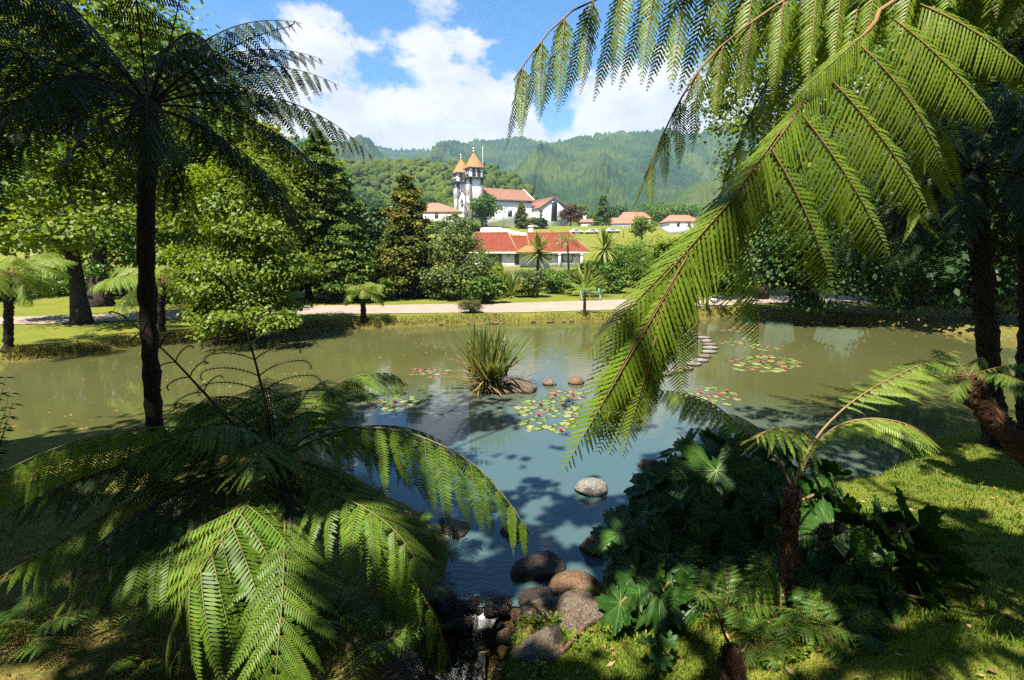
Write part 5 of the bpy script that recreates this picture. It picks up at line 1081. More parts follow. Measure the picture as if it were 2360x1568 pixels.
def red_house():
    Y = 84.0; X = lambda u, y=Y: at(u, 580, y)[0]; Zv = lambda v, y=Y: at(1200, v, y)[2]
    zb = Zv(622) - .3; t = thing('house', 'long white bungalow with red tiled hip roofs behind the garden', 'house', (X(1200), Y, zb))
    ze = Zv(580.5); 
    def plane(mb, A, B, C, D, roll=.42, amp=.055):
        """a sloped roof field of rolled tiles: A-B the eave, D-C the ridge side"""
        A, B, C, D = map(np.asarray, (A, B, C, D)); W = np.linalg.norm(B - A); nu = max(int(W / roll) * 4, 4); nv = 26
        u = np.linspace(0, 1, nu + 1)[None, :, None]; v = np.linspace(0, 1, nv + 1)[:, None, None]
        P = (A * (1 - u) + B * u) * (1 - v) + (D * (1 - u) + C * u) * v
        ex = nrm(B - A); n = nrm(np.cross(B - A, D - A)); s = (P - A) @ ex
        P = P + n * (amp * np.abs(np.sin(s * math.pi / roll)) - .035 * ((v[..., 0] * 13) % 1.0))[..., None]
        i, j = np.meshgrid(np.arange(nv), np.arange(nu), indexing='ij'); k = nu + 1
        mb.add(P.reshape(-1, 3), np.stack([i * k + j, i * k + j + 1, (i + 1) * k + j + 1, (i + 1) * k + j], -1).reshape(-1, 4))
    def hip(x0, x1, r0, r1, y0, y1, zr, name='roof'):
        f = MB(); ym = (y0 + y1) / 2; a = (x0, y0, ze); b_ = (x1, y0, ze); c = (r1, ym, zr); d = (r0, ym, zr)
        plane(f, a, b_, c, d); plane(f, (x1, y1, ze), (x0, y1, ze), d, c); plane(f, b_, (x1, y1, ze), c, c); plane(f, (x0, y1, ze), a, d, d); rf = part(name, f, TILE_RED, t)
        q = MB()
        for s, e in (((x0, y0, ze), (r0, ym, zr)), ((x1, y0, ze), (r1, ym, zr)), ((r0, ym, zr), (r1, ym, zr)), ((x1, y1, ze), (r1, ym, zr)), ((x0, y1, ze), (r0, ym, zr))):
            tube(q, np.array([np.array(s) + [0, 0, .06], np.array(e) + [0, 0, .06]]), .15, 6)
        part('ridge_tile', q, TILE_ORANGE, rf); return rf
    zr = Zv(537.5, Y + 4.2)
    hip(X(1078), X(1193), X(1096, 88), X(1171, 88), Y - .8, Y + 8, zr)
    hip(X(1222), X(1356), X(1206, 88) + .6, X(1312, 88), Y - .8, Y + 8, zr)
    hip(X(1160), X(1260), X(1170, 89), X(1250, 89), Y + 1.2, Y + 8, Zv(545, Y + 4.2))
    f = MB(); zp = ze + .02
    hipz = Zv(567, Y - 1.0); f2 = MB(); plane(f2, (X(1190), Y - 2.6, ze - .05), (X(1258), Y - 2.6, ze - .05), (X(1230), Y - .5, hipz), (X(1212), Y - .5, hipz)); plane(f2, (X(1258), Y - 2.6, ze - .05), (X(1262), Y + 1, ze - .05), (X(1230), Y + .8, hipz), (X(1230), Y - .5, hipz)); plane(f2, (X(1188), Y + 1, ze - .05), (X(1190), Y - 2.6, ze - .05), (X(1212), Y - .5, hipz), (X(1212), Y + .8, hipz)); part('porch_roof', f2, TILE_ORANGE, t)
    f = MB(); box(f, (X(1090), Y, zb), (X(1345), Y + 7.2, ze - .25)); w = part('wall', f, plain('pink_white_render', (.74, .69, .64), .85), t)
    f = MB(); box(f, (X(1080), Y - .78, ze - .34), (X(1354), Y - .02, ze - .05)); part('eaves_board', f, WHITE, t)
    def win(u0, u1, v0, v1, n, gm=GLASS):
        f = MB(); x0, x1 = X(u0), X(u1); z1, z0 = Zv(v0), Zv(v1); box(f, (x0 - .15, Y - .07, z0 - .15), (x1 + .15, Y + .05, z1 + .15)); o = part('window', f, STONE, t)
        for k in range(n):
            f = MB(); a = x0 + (x1 - x0) * k / n + .04; e = x0 + (x1 - x0) * (k + 1) / n - .04; box(f, (a, Y - .12, z0), (e, Y - .072, z1)); part('pane', f, gm, o)
    win(1118, 1154, 584, 611, 3, GLASS_BROWN); win(1256, 1269, 585, 597, 1, plain('blind', (.45, .42, .38), .6)); win(1297, 1319, 585, 602, 1, plain('pale_blind', (.5, .47, .42), .6)); win(1188, 1194, 585, 608, 1)
    for u in (1289, 1340, 1107):
        f = MB(); box(f, (X(u) - .2, Y - .75, zb), (X(u) + .2, Y - .4, ze - .35)); box(f, (X(u) - .27, Y - .8, ze - .6), (X(u) + .27, Y - .36, ze - .352)); part('column', f, plain('grey_stone', (.42, .42, .42), .8), t)
    for u in (1171, 1282, 1325):
        f = MB(); V, F = ICO[1]; f.add(V * [.09, .09, .16] + [X(u), Y - .16, Zv(590)], F); box(f, (X(u) - .03, Y - .14, Zv(592)), (X(u) + .03, Y - .02, Zv(587))); part('wall_lamp', f, STONE, t)
    f = MB(); x = X(1223, 90); zt = Zv(524, 90); box(f, (x - .38, 89.6, zr - 1.2), (x + .38, 90.4, zt)); box(f, (x - .5, 89.5, zt), (x + .5, 90.5, zt + .22)); ch = part('chimney', f, WHITE, t)
    f = MB(); tube(f, np.array([[x, 90, zt + .2], [x, 90, zt + .75]]), [.36, .05], 6); part('chimney_cap', f, TILE_RED, ch)
    # garden terrace wall below the house
    f = MB(); box(f, (X(1085, 70), 70, gz(0, 70) - .5), (X(1350, 70), 70.5, at(1200, 622, 70)[2])); solo('garden_wall', f, STONE, 'dark stone garden wall below the red-roofed bungalow', 'wall', (X(1200, 70), 70, 0))
red_house()
def terrace():
    Y = 152.0
    f = MB(); a = at(1088, 525, Y); b_ = at(1152, 525, Y); z = at(1088, 540, Y)[2] - 3; box(f, (a[0], Y, z), (b_[0], Y + .5, a[2])); f.add(*_wedge(b_[0], at(1205, 536, Y)[0], Y, z, b_[2], at(1205, 537, Y)[2]))
    solo('terrace_wall', f, WHITE, 'white retaining wall below the church between tree and slope', 'wall', (a[0], Y, z))
    f = MB(); a = at(1200, 537, 150); b_ = at(1310, 537, 150); box(f, (a[0], 150, a[2] - 2.5), (b_[0], 150.4, a[2])); solo('roadside_wall', f, WHITE, 'low white roadside wall above the bungalow roof', 'wall', (a[0], 150, a[2] - 2.5))
def _wedge(x0, x1, Y, zb, z0, z1):
    V = np.array([[x0 + .01, y, z] if k == 0 else [x1, y, z] for y in (Y, Y + .5) for (k, z) in ((0, zb), (1, zb), (1, z1), (0, z0))])
    return V, [[0, 1, 2, 3], [7, 6, 5, 4], [0, 4, 5, 1], [1, 5, 6, 2], [2, 6, 7, 3], [3, 7, 4, 0]]
terrace()
def car(u, v, Y, label, L=4.2, flip=1):
    p = on_ground(u, v); p[2] = gz(p[0], p[1]); t = thing('parked_car', label, 'car', p, 'cars parked by the church road'); M = lambda V: p + V * np.array([flip, 1, 1])
    f = MB(); prism(f, [(-2.1, .35), (2.1, .35), (2.12, .8), (1.2, .95), (.55, 1.42), (-1.1, 1.45), (-1.75, .98), (-2.1, .85)], -.85, .85, 0, M); part('body', f, plain('white_paint', (.55, .56, .58), .25, .5), t)
    f = MB(); prism(f, [(-1.5, .98), (1.0, .98), (.48, 1.36), (-1.02, 1.38)], -.87, -.852, 0, M); part('side_window', f, GLASS, t)
    f = MB(); prism(f, [(1.06, 1.0), (1.22, .97), (.62, 1.38), (.5, 1.40)], -.7, .7, 0, lambda V: M(V + [.03, 0, .02])); part('windscreen', f, GLASS, t)
    for x in (-1.3, 1.35):
        f = MB(); a = np.linspace(0, 2 * np.pi, 14, endpoint=False); prism(f, [(x + .33 * math.cos(q), .33 + .33 * math.sin(q)) for q in a], -.9, -.7, 0, M); w = part('wheel', f, plain('tyre', (.03, .03, .03), .8), t)
car(1329, 540, 158, 'white parked car nearest the bungalow roof'); car(1363, 540, 158, 'white parked car beside the low cottage', flip=-1); car(1412, 538, 165, 'pale parked van in front of the arcaded building')
def pole(u, v0, v1, Y, r, label, arm=0):
    a = at(u, v0, Y); b_ = at(u, v1, Y); t = thing('lamp_post', label, 'lamp post', b_); f = MB(); tube(f, np.array([b_, a]), [r, r * .7], 6); part('pole', f, METAL, t)
    f = MB(); box(f, (a[0] - .15, a[1] - .9, a[2] - .02), (a[0] + .15, a[1] + .1, a[2] + .12)); part('lamp_head', f, METAL, t)
pole(1161, 472, 537, 148, .12, 'tall grey lamp post in front of the round church tree'); pole(1437, 515, 548, 130, .12, 'grey lamp post before the arcaded building'); pole(1270, 513, 540, 155, .1, 'short post with plate near the church gable')
def village_tree(u, v, w, h, Y, m, lab, seed, kind='blob', n=3600, size=.55, trunk=.3):
    p = at(u, v, Y); s = Y / FPX; b = np.array([p[0], Y, at(u, v, Y)[2] - .8]); H = h * s
    lb = cone_lobes(b, H + .8, w * s, 30, g, .12, .7, .4) if kind == 'cone' else blob_lobes(b + np.array([0, 0, H * .62 + .8]), (w * s, w * s, H * .40), 16, g, .4, -.8)
    tree('village_tree', lab, b, lb, n, size, m, seed, trunk, BARK_DARK, 'tree', 'trees round the church', nb=6, sub=10)
village_tree(1124, 525, 42, 68, 163, L_MID, 'wide dark green tree in front of the church nave', 501, n=6000)
village_tree(1200, 526, 21, 56, 163, L_GOLD, 'golden green pointed tree against the church wall', 502, 'cone')
village_tree(1228, 527, 15, 24, 162, L_OLIVE, 'small olive tree at the church corner', 503, n=2000, trunk=.15)
village_tree(1250, 527, 14, 22, 162, L_DARK, 'small dark green tree under the transept window', 504, n=2000, trunk=.15)
village_tree(1314, 522, 24, 45, 178, L_RED, 'reddish brown tree right of the church', 505)
village_tree(1335, 518, 20, 46, 192, L_BRIGHT, 'light green tree behind the reddish one', 506)
village_tree(1388, 530, 25, 76, 178, L_CEDAR, 'dark pointed conifer right of the church', 507, 'cone', 5000)
village_tree(1370, 525, 26, 30, 205, L_MID, 'green tree behind the dark pointed conifer', 508)
village_tree(1480, 560, 26, 60, 120, L_YELLOW, 'yellow-green young tree right of the village', 509, n=2600, size=.4)
for k, (u, v, w, h, Y, m) in enumerate([(900, 520, 60, 60, 215, L_MID), (980, 515, 50, 60, 220, L_DARK), (840, 515, 60, 70, 210, L_DARK), (940, 500, 50, 50, 225, L_MID), (1420, 520, 40, 40, 215, L_DARK), (1500, 520, 50, 50, 215, L_MID), (1560, 525, 60, 50, 200, L_MID), (1005, 545, 25, 30, 120, L_BRIGHT), (1075, 548, 25, 35, 112, L_MID)]):
    village_tree(u, v, w, h, Y, m, ['tree at the foot of the wooded hill behind the conifers', 'dark tree between cream house and hill', 'dark tree at the hill foot left', 'green tree on the hill foot', 'dark tree behind the arcaded building', 'tree behind the upper house', 'tree behind the fern curtain', 'bright tree below the cream house', 'green tree by the bungalow gable'][k], 520 + k, n=3000, size=.7)
# ------------------------------------------------------------------ rocks
def rock_mat(name, c0, c1, c2, rough=.8, spec=.3):
    def fn(nt, N, L):
        n = noise(N, L, 9, 8, .7); n2 = noise(N, L, 36, 6, .7); n3 = noise(N, L, 2.2, 4, .6)
        c = ramp(N, L, n, [(.3, c0), (.52, c1), (.72, c2)]); c = mixc(N, L, .5, c, ramp(N, L, n2, [(.38, tuple(q * .35 for q in c0)), (.62, c2)]))
        c = mixc(N, L, ramp(N, L, n3, [(.55, (0, 0, 0)), (.7, (.5, .5, .5))]), c, (.10, .055, .025))
        h = N('ShaderNodeMath'); h.operation = 'ADD'; L(n, h.inputs[0]); L(n2, h.inputs[1])
        # wet, stained foot of the stone just above the pond level
        g = N('ShaderNodeNewGeometry'); sp = N('ShaderNodeSeparateXYZ'); L(g.outputs['Position'], sp.inputs[0])
        zz = N('ShaderNodeMath'); zz.operation = 'MULTIPLY_ADD'; L(n, zz.inputs[0]); zz.inputs[1].default_value = -.10; L(sp.outputs['Z'], zz.inputs[2])
        mr = N('ShaderNodeMapRange'); mr.inputs['From Min'].default_value = .03; mr.inputs['From Max'].default_value = -.02; L(zz.outputs[0], mr.inputs['Value'])
        c = mixc(N, L, mr.outputs[0], c, (.022, .017, .010)); rg = N('ShaderNodeMapRange'); rg.inputs['To Min'].default_value = rough; rg.inputs['To Max'].default_value = .2; L(mr.outputs[0], rg.inputs['Value'])
        return pbsdf(N, L, c, rg.outputs[0], spec, bump(N, L, h.outputs[0], .9, .04)).outputs[0]
    return mat(name, fn)
ROCK = rock_mat('grey_tan_rock', (.060, .047, .033), (.155, .118, .08), (.29, .22, .15))
ROCK_BROWN = rock_mat('rusty_rock', (.09, .05, .025), (.18, .10, .05), (.28, .18, .10))
ROCK_WET = rock_mat('wet_dark_rock', (.012, .010, .008), (.035, .028, .02), (.09, .06, .04), .32, .45)
ROCK_PALE = rock_mat('pale_stone', (.11, .10, .085), (.22, .195, .165), (.36, .32, .27))
def rock_mesh(R3, seed, planes=13, sub=4, rough=.07, cut=.5):
    g = np.random.default_rng(seed); V, F = ICO[sub]; n = nrm(g.standard_normal((planes, 3))); d = g.uniform(cut, 1.0, planes)
    dots = V @ n.T; r = np.min(np.where(dots > .05, d / np.maximum(dots, .05), 9), axis=1); r = np.minimum(r, 1.0)
    r = r * (1 + rough * wob(V, 3.5, seed, 3) + rough * .4 * wob(V, 11, seed + 1, 2))
    return V * r[:, None] * np.asarray(R3), F
def rock(label, c, R3, seed, m=ROCK, rz=0, name='rock', group=None, cat='rock', **k):
    V, F = rock_mesh(R3, seed, **k); a = math.radians(rz); M = np.array([[math.cos(a), -math.sin(a), 0], [math.sin(a), math.cos(a), 0], [0, 0, 1]]); V = V @ M.T + np.asarray(c)
    return solo(name, MB().add(V, F), m, label, cat, c, group, True)
def wr(u, v, z, w, h, dp, label, seed, m=ROCK, rz=0, **k):           # rock from pixel centre, level, half-sizes in px
    p = on_z(u, v, z); s = math.sqrt(p[1] ** 2 + (CAMZ - z) ** 2) / FPX * .97
    return rock(label, p, (w * s, dp * s, h * s), seed, m, rz, **k)
wr(1196, 897, .05, 46, 30, 40, 'big tan boulder at the foot of the flax islet', 1, ROCK, 10)
wr(1150, 903, .0, 38, 20, 30, 'low brown boulder under the flax clump', 2, ROCK_BROWN)
wr(1267, 885, .02, 19, 17, 18, 'small tan rock right of the flax islet', 3, ROCK)
wr(1327, 882, .02, 20, 15, 20, 'smooth brown rock right of the small tan one', 4, ROCK_BROWN, cut=.85)
wr(1436, 872, .02, 17, 14, 17, 'small rock behind the hanging frond tip', 5, ROCK_BROWN)
wr(1496, 1073, .02, 28, 22, 25, 'rust-coloured rock in the water behind the giant leaves', 6, ROCK_BROWN)
wr(1362, 1131, .02, 38, 29, 34, 'pale angular rock standing in the pond', 7, ROCK_PALE, 15)
wr(1372, 1268, .02, 34, 38, 34, 'grey rock half under the giant leaves at the shore', 8, ROCK)
wr(1237, 1318, .0, 62, 42, 46, 'wet black boulder shining in the outflow', 9, ROCK_WET, 20)
wr(1188, 1228, .0, 34, 24, 30, 'dark rock under the frond tip in the water', 10, ROCK_WET)
wr(1042, 1222, .0, 42, 34, 38, 'dark wet rock at the left shore under the frond', 11, ROCK_WET)
wr(1326, 1362, .03, 56, 40, 38, 'brown rounded rock at the right lip of the outflow', 12, ROCK_BROWN, -10, cut=.85)
wr(1242, 1385, .03, 46, 26, 34, 'black wet rock behind the tan rock at the lip', 13, ROCK_WET)
wr(1236, 1400, .17, 46, 34, 38, 'tan rock at the lip of the stream', 14, ROCK)
wr(1338, 1415, .24, 84, 40, 56, 'broad flat tan rock on the stream bank', 15, ROCK, -8)
wr(1246, 1495, .22, 74, 46, 56, 'grey slanted rock beside the stream', 16, ROCK, 25)
wr(870, 1560, .0, 100, 60, 70, 'big flat dark stone in the shade left of the stream', 17, ROCK_WET)
wr(1128, 1458, -.25, 34, 24, 26, 'wet brown stone in the stream cascade', 18, ROCK_WET)
wr(1040, 1440, -.15, 40, 30, 30, 'black rock at the left side of the cascade', 19, ROCK_WET)
wr(1178, 1555, -.2, 48, 30, 36, 'mossy brown stone low on the stream bank', 20, ROCK_BROWN)
wr(1098, 1402, -.1, 30, 20, 26, 'dark stone in the middle of the lip', 21, ROCK_WET)
wr(1160, 1400, -.06, 30, 20, 26, 'wet stone near the right of the lip', 22, ROCK_WET)
wr(1012, 1390, .0, 44, 40, 44, 'dark rock left of the lip under the drooping frond', 23, ROCK_WET)
wr(1300, 1568, .12, 60, 26, 34, 'small brown stone at the grass edge', 24, ROCK_BROWN)
# stepping stones curving through the water
steps = [(1535, 752), (1562, 757), (1590, 765), (1605, 772), (1620, 779), (1628, 787), (1636, 795), (1637, 803), (1634, 812), (1624, 822), (1612, 832), (1596, 840), (1577, 850), (1556, 856), (1532, 862), (1508, 866)]
for k, (u, v) in enumerate(steps):
    p = on_z(u, v, .03); rock(('first second third fourth fifth sixth seventh eighth ninth tenth eleventh twelfth thirteenth fourteenth fifteenth sixteenth'.split())[k] + ' flat stepping stone of the curving row, counted from the far bank', p, (.33 * rng.uniform(.85, 1.15), .20 * rng.uniform(.85, 1.1), .10), 60 + k, ROCK_PALE if k % 3 else ROCK, rng.uniform(-15, 15), 'stepping_stone', 'stepping stones', 'stepping stone', planes=8, rough=.04, cut=.85, sub=2)
# stones along the far waterline
for k, u in enumerate(np.sort(rng.uniform(1000, 1470, 18))):
    v = np.interp(u, [p[0] for p in FAR_SHORE], [p[1] for p in FAR_SHORE]); p = on_z(u + rng.uniform(-5, 5), v - 1.0, .04)
    rock('small rough stone in the waterline of the far bank', p, (rng.uniform(.07, .26), rng.uniform(.08, .16), rng.uniform(.04, .10)), 100 + k, (ROCK, ROCK_BROWN, ROCK_WET)[k % 3], rng.uniform(0, 90), 'bank_stone', 'stones along the far waterline', 'stone', sub=2)

# ------------------------------------------------------------------ water lilies
PAD = leaf_mat('lily_pad', (.10, .14, .03), (.16, .20, .05), (.26, .25, .09), .1, .3, .5, 4)
PAD_RED = leaf_mat('lily_pad_bronze', (.16, .07, .04), (.22, .12, .06), (.20, .17, .06), .1, .3, .5, 4)
PETAL = plain('red_petal', (.62, .02, .05), .5, .3); STAMEN = plain('yellow_stamen', (.7, .45, .05), .6)
def pad_mesh(m, seed):
    g = np.random.default_rng(seed); n = 22; a = np.linspace(.16, 2 * np.pi - .16, n); r = 1 + .04 * np.sin(a * 3 + seed) + .02 * g.standard_normal(n)
    z = .012 + .03 * np.maximum(0, np.sin(a * 2 + seed)) * g.uniform(0, 1)
    V = np.vstack([[0, 0, .015]] + [np.c_[r * q * np.cos(a), r * q * np.sin(a), z * q * q + .012] for q in (.55, 1.0)] + [np.c_[r * np.cos(a) * .97, r * np.sin(a) * .97, -.01 + 0 * a]])
    F = [[0, 1 + i, 2 + i, 2 + i] for i in range(n - 1)]; mb = MB(); i = np.arange(n - 1)
    mb.add(V, np.c_[np.zeros(n - 1, int), 1 + i, 2 + i]); b = 0; mb.F.append(np.c_[1 + i, 1 + n + i, 2 + n + i, 2 + i]); mb.M.append(np.zeros(n - 1, int)); mb.F.append(np.c_[1 + n + i, 1 + 2 * n + i, 2 + 2 * n + i, 2 + n + i]); mb.M.append(np.zeros(n - 1, int))
    mb.T = [np.full(len(V), g.uniform(.15, .9))]
    return mb.mesh('lily_pad', m)
PADS = [pad_mesh(PAD, s) for s in range(8)] + [pad_mesh(PAD_RED, s + 20) for s in range(3)]
def flower_mesh():
    mb = MB()
    for ring, (n, l, el) in enumerate(((9, .085, 28), (8, .07, 55), (6, .05, 75))):
        for i in range(n):
            a = i * 2 * math.pi / n + ring * .3; e = math.radians(el); d = np.array([math.cos(a) * math.cos(e), math.sin(a) * math.cos(e), math.sin(e)]); s = np.array([-math.sin(a), math.cos(a), 0]); c = np.array([0, 0, .03]); u = np.cross(d, s) * -1
            mb.add([c, c + d * l * .55 + s * l * .24 + u * -.006, c + d * l, c + d * l * .55 - s * l * .24 + u * -.006], [[0, 1, 2, 3]])
    return mb.mesh('water_lily', [PETAL])
FLW = flower_mesh(); SM = MB(); V_, F_ = ICO[1]; SM.add(V_ * [.016, .016, .02] + [0, 0, .05], F_); STM = SM.mesh('stamens', STAMEN)
clusters = [((1265, 955), 75, 42, 62, .125, 'wide green lily pad in the main raft right of the flax reflection', 'lily pads of the main raft', 3, .08), ((1300, 912), 48, 12, 16, .11, 'lily pad in the thin scatter behind the main raft', 'lily pads behind the main raft', 2, .2), ((900, 926), 62, 22, 30, .12, 'lily pad in the raft left of the flax islet', 'lily pads left of the islet', 2, .2), ((990, 857), 45, 14, 24, .11, 'bronze and green lily pad in the small raft behind the islet', 'lily pads behind the islet', 0, .6),
            ((1762, 839), 82, 20, 54, .16, 'lily pad in the oval raft right of the stepping stones', 'lily pads right of the stepping stones', 4, .2), ((1640, 918), 62, 26, 30, .13, 'lily pad in the raft under the frond tip', 'lily pads under the frond', 3, .2), ((1715, 788), 60, 8, 16, .16, 'lily pad in the thin far raft', 'lily pads of the far raft', 2, .3), ((1700, 760), 40, 5, 12, .18, 'lily pad near the far bank beyond the stepping stones', 'lily pads near the far bank', 0, .7), ((1760, 802), 50, 6, 12, .16, 'lily pad between the two far rafts', 'lily pads between far rafts', 1, .3)]
for (cu, cv), a, b2, n, r, lab, grp, nf, red in clusters:
    g2 = np.random.default_rng(int(cu)); pts = []; tries = 0
    while len(pts) < n and tries < 6000:
        tries += 1; q = g2.uniform(-1, 1, 2)
        if q @ q > 1: continue
        p = on_z(cu + q[0] * a, cv + q[1] * b2, 0); s = r * g2.uniform(.6, 1.25)
        if all(np.hypot(*(p[:2] - o[0][:2])) > (s + o[1]) * .60 for o in pts): pts.append((p, s))
    for k, (p, s) in enumerate(pts):
        me = PADS[8 + int(g2.integers(0, 3))] if g2.uniform() < red else PADS[int(g2.integers(0, 8))]
        o = link('lily_pad', me, None, (p[0], p[1], .001 + .0016 * (k % 7))); o.scale = (s, s, min(s * 1.5, .3)); o.rotation_euler = (g2.normal(0, .01), g2.normal(0, .01), g2.uniform(0, 6.28)); tag(o, ('small ' if s < r * .82 else 'broad ' if s > r * 1.08 else 'middle-sized ') + ('bronze ' if me in PADS[8:] else 'green ') + lab.replace('wide green ', '').replace('bronze and green ', ''), 'lily pad', grp)
    for k in range(nf):
        p, s = pts[int(g2.integers(0, len(pts)))]
        o = link('water_lily', FLW, None, (p[0] + s * .6, p[1] - s * .2, .012)); f = .75 + .25 * min(1, p[1] / 15); o.scale = (f * .95,) * 3; o.rotation_euler = (0, 0, g2.uniform(0, 6)); q = link('stamens', STM, o)
        tag(o, 'red water lily flower ' + {'lily pads of the main raft': 'among the main raft of green pads', 'lily pads behind the main raft': 'in the thin scatter of pads behind the main raft', 'lily pads left of the islet': 'in the raft left of the flax islet', 'lily pads right of the stepping stones': 'in the oval raft beyond the stepping stones', 'lily pads under the frond': 'under the hanging frond tip', 'lily pads of the far raft': 'in the thin far raft', 'lily pads between far rafts': 'between the far rafts'}.get(grp, 'on the pond'), 'flower', 'red lilies in ' + grp)
# fallen leaves drifting on the water
mbx = MB(); gg = np.random.default_rng(9)
for _ in range(260):
    u = gg.uniform(0, 1500); v = gg.uniform(755, 1000); p = on_z(u, v, .006)
    if poly_sd([p[:2]], POND)[0] > -.3: continue
    a = gg.uniform(0, 6.28); s = gg.uniform(.03, .09); d = np.array([math.cos(a), math.sin(a), 0]) * s; e = np.array([-math.sin(a), math.cos(a), 0]) * s * .5
    mbx.add([p - d, p + e, p + d, p - e], [[0, 1, 2, 3]], 0, gg.uniform(0, 1))
tag(link('floating_leaves', mbx.mesh('floating_leaves', leaf_mat('drift_leaf', (.20, .07, .03), (.30, .13, .05), (.32, .22, .12), .1, .7))), 'scattered brown leaves floating on the pond', 'leaves', kind='stuff')
g5 = np.random.default_rng(3)
LEAF_BR = leaf_mat('wet_leaf', (.20, .08, .03), (.32, .15, .06), (.36, .24, .12), .1, .4, .5)
for k, (u, v, z) in enumerate([(1180, 1522, -.05), (1052, 1470, -.4), (1085, 1440, -.28), (1120, 1500, -.35), (1105, 1535, -.45), (1140, 1545, -.3), (1060, 1515, -.5), (1150, 1440, -.1), (1040, 1500, -.42)]):
    p = on_z(u, v, z); s = .06 * g5.uniform(.8, 1.4); mb = MB(); a = g5.uniform(0, 6.28); d = np.array([math.cos(a), math.sin(a), g5.uniform(-.3, .3)]); e = nrm(np.cross(d, [0, .3, 1]))
    mb.add([p - d * s, p - d * s * .3 + e * s * .5, p + d * s * .5 + e * s * .42, p + d * s * 1.2, p + d * s * .5 - e * s * .42, p - d * s * .3 - e * s * .5, p + [0, 0, .012]], [[0, 1, 6], [1, 2, 6], [2, 3, 6], [3, 4, 6], [4, 5, 6], [5, 0, 6]], 0, g5.uniform(0, 1))
    solo('fallen_leaf', mb, LEAF_BR, 'fallen brown leaf caught among the wet stones of the cascade', 'leaf', p, 'leaves in the cascade')

# ------------------------------------------------------------------ giant rhubarb
GUN = leaf_mat('giant_leaf', (.012, .040, .005), (.024, .070, .008), (.048, .11, .013), .2, .45, .3, 2)
STALK = rough_mat('reddish_stalk', (.10, .06, .03), (.17, .12, .05), 20, .7, .3, .006)
def gun_mesh(seed):
    """a broad lobed, toothed leaf: rings of vertices between the stalk point and a jagged outline, ribbed and cupped"""
    g = np.random.default_rng(seed); n = 132; a = np.linspace(-2.75, 2.75, n); L = 7
    lob = np.abs(np.cos((a / 2.75) * L * np.pi / 2 + .0)) ** .8; r = (.60 + .40 * lob) * (.82 + .18 * np.cos(a * .5)) ; tooth = .10 * (np.abs(((np.arange(n) * .5) % 2) - 1) - .5) + .05 * g.uniform(-1, 1, n); r = r + tooth
    V = [[0, 0, 0]]; K = 7
    for k in range(1, K + 1):
        q = k / K; rr = r ** q * q if k < K else r
        z = .22 * (q * r) ** 1.6 + .05 * q * (lob - .5) * 1.2 - .16 * q ** 3 * np.maximum(0, np.cos(a)) + .03 * g.standard_normal(n) * q
        V += list(np.c_[rr * np.cos(a), rr * np.sin(a), z])
    V = np.array(V); mb = MB(); i = np.arange(n - 1); mb.add(V, np.c_[0 * i, 1 + i, 2 + i], 0, np.clip(.5 + .25 * wob(V, 4, seed), 0, 1))
    for k in range(K - 1): mb.F.append(np.c_[1 + k * n + i, 1 + (k + 1) * n + i, 2 + (k + 1) * n + i, 2 + k * n + i]); mb.M.append(np.zeros(n - 1, int))
    for l in range(L):                      # main veins standing out underneath and above
        aa = -2.75 + 5.5 * (l + 0.5) / L; aa = (aa) if True else aa
        t = np.linspace(0, .92, 8); j = int(np.clip((aa + 2.75) / 5.5 * (n - 1), 0, n - 1)); P = np.c_[t * r[j] * math.cos(aa), t * r[j] * math.sin(aa), .22 * (t * r[j]) ** 1.6 - .16 * t ** 3 * max(0, math.cos(aa)) + .05 * t * (lob[j] - .5) * 1.2 + .004]
        tube(mb, P, np.linspace(.014, .003, 8), 4, 1, close=False)
    return mb.mesh('leaf_blade', [GUN, leaf_mat('leaf_vein', (.10, .15, .03), (.13, .18, .04), None, .1)], True)
GUNM = [gun_mesh(s) for s in range(4)]
def gunnera(name, label, base, specs, seed):
    g = np.random.default_rng(seed); t = thing(name, label, 'plant', base); base = np.asarray(base, float)
    for p, s, tilt_az, tilt in specs:
        p = np.asarray(p, float); root = base + np.array([g.normal(0, .18), g.normal(0, .15), .02]); mb = MB(); az = math.radians(tilt_az); up = np.array([math.sin(az) * math.sin(math.radians(tilt)), math.cos(az) * math.sin(math.radians(tilt)), math.cos(math.radians(tilt))])
        x = nrm(np.array([math.sin(az), math.cos(az), 0]) - up * (np.array([math.sin(az), math.cos(az), 0]) @ up)); x = nrm(x + np.cross(up, x) * g.normal(0, .35)); y = np.cross(up, x)
        tube(mb, spline([root, (root + p) / 2 + np.array([0, 0, .2 * np.linalg.norm(p - root)]) * .6, p], 8), np.linspace(.024, .014, 8), 6); stalk = part('leaf_stalk', mb, STALK, t)
        o = link('leaf_blade', GUNM[int(g.integers(0, 4))], stalk); M = Matrix.Identity(4)
        for i in range(3): M[i][0] = x[i] * s; M[i][1] = y[i] * s; M[i][2] = up[i] * s; M[i][3] = p[i] - base[i]
        o.matrix_local = M
    return t
g6 = np.random.default_rng(66)
def G(u, v, Y, s, az, tilt): return (at(u, v, Y), s, az, tilt)
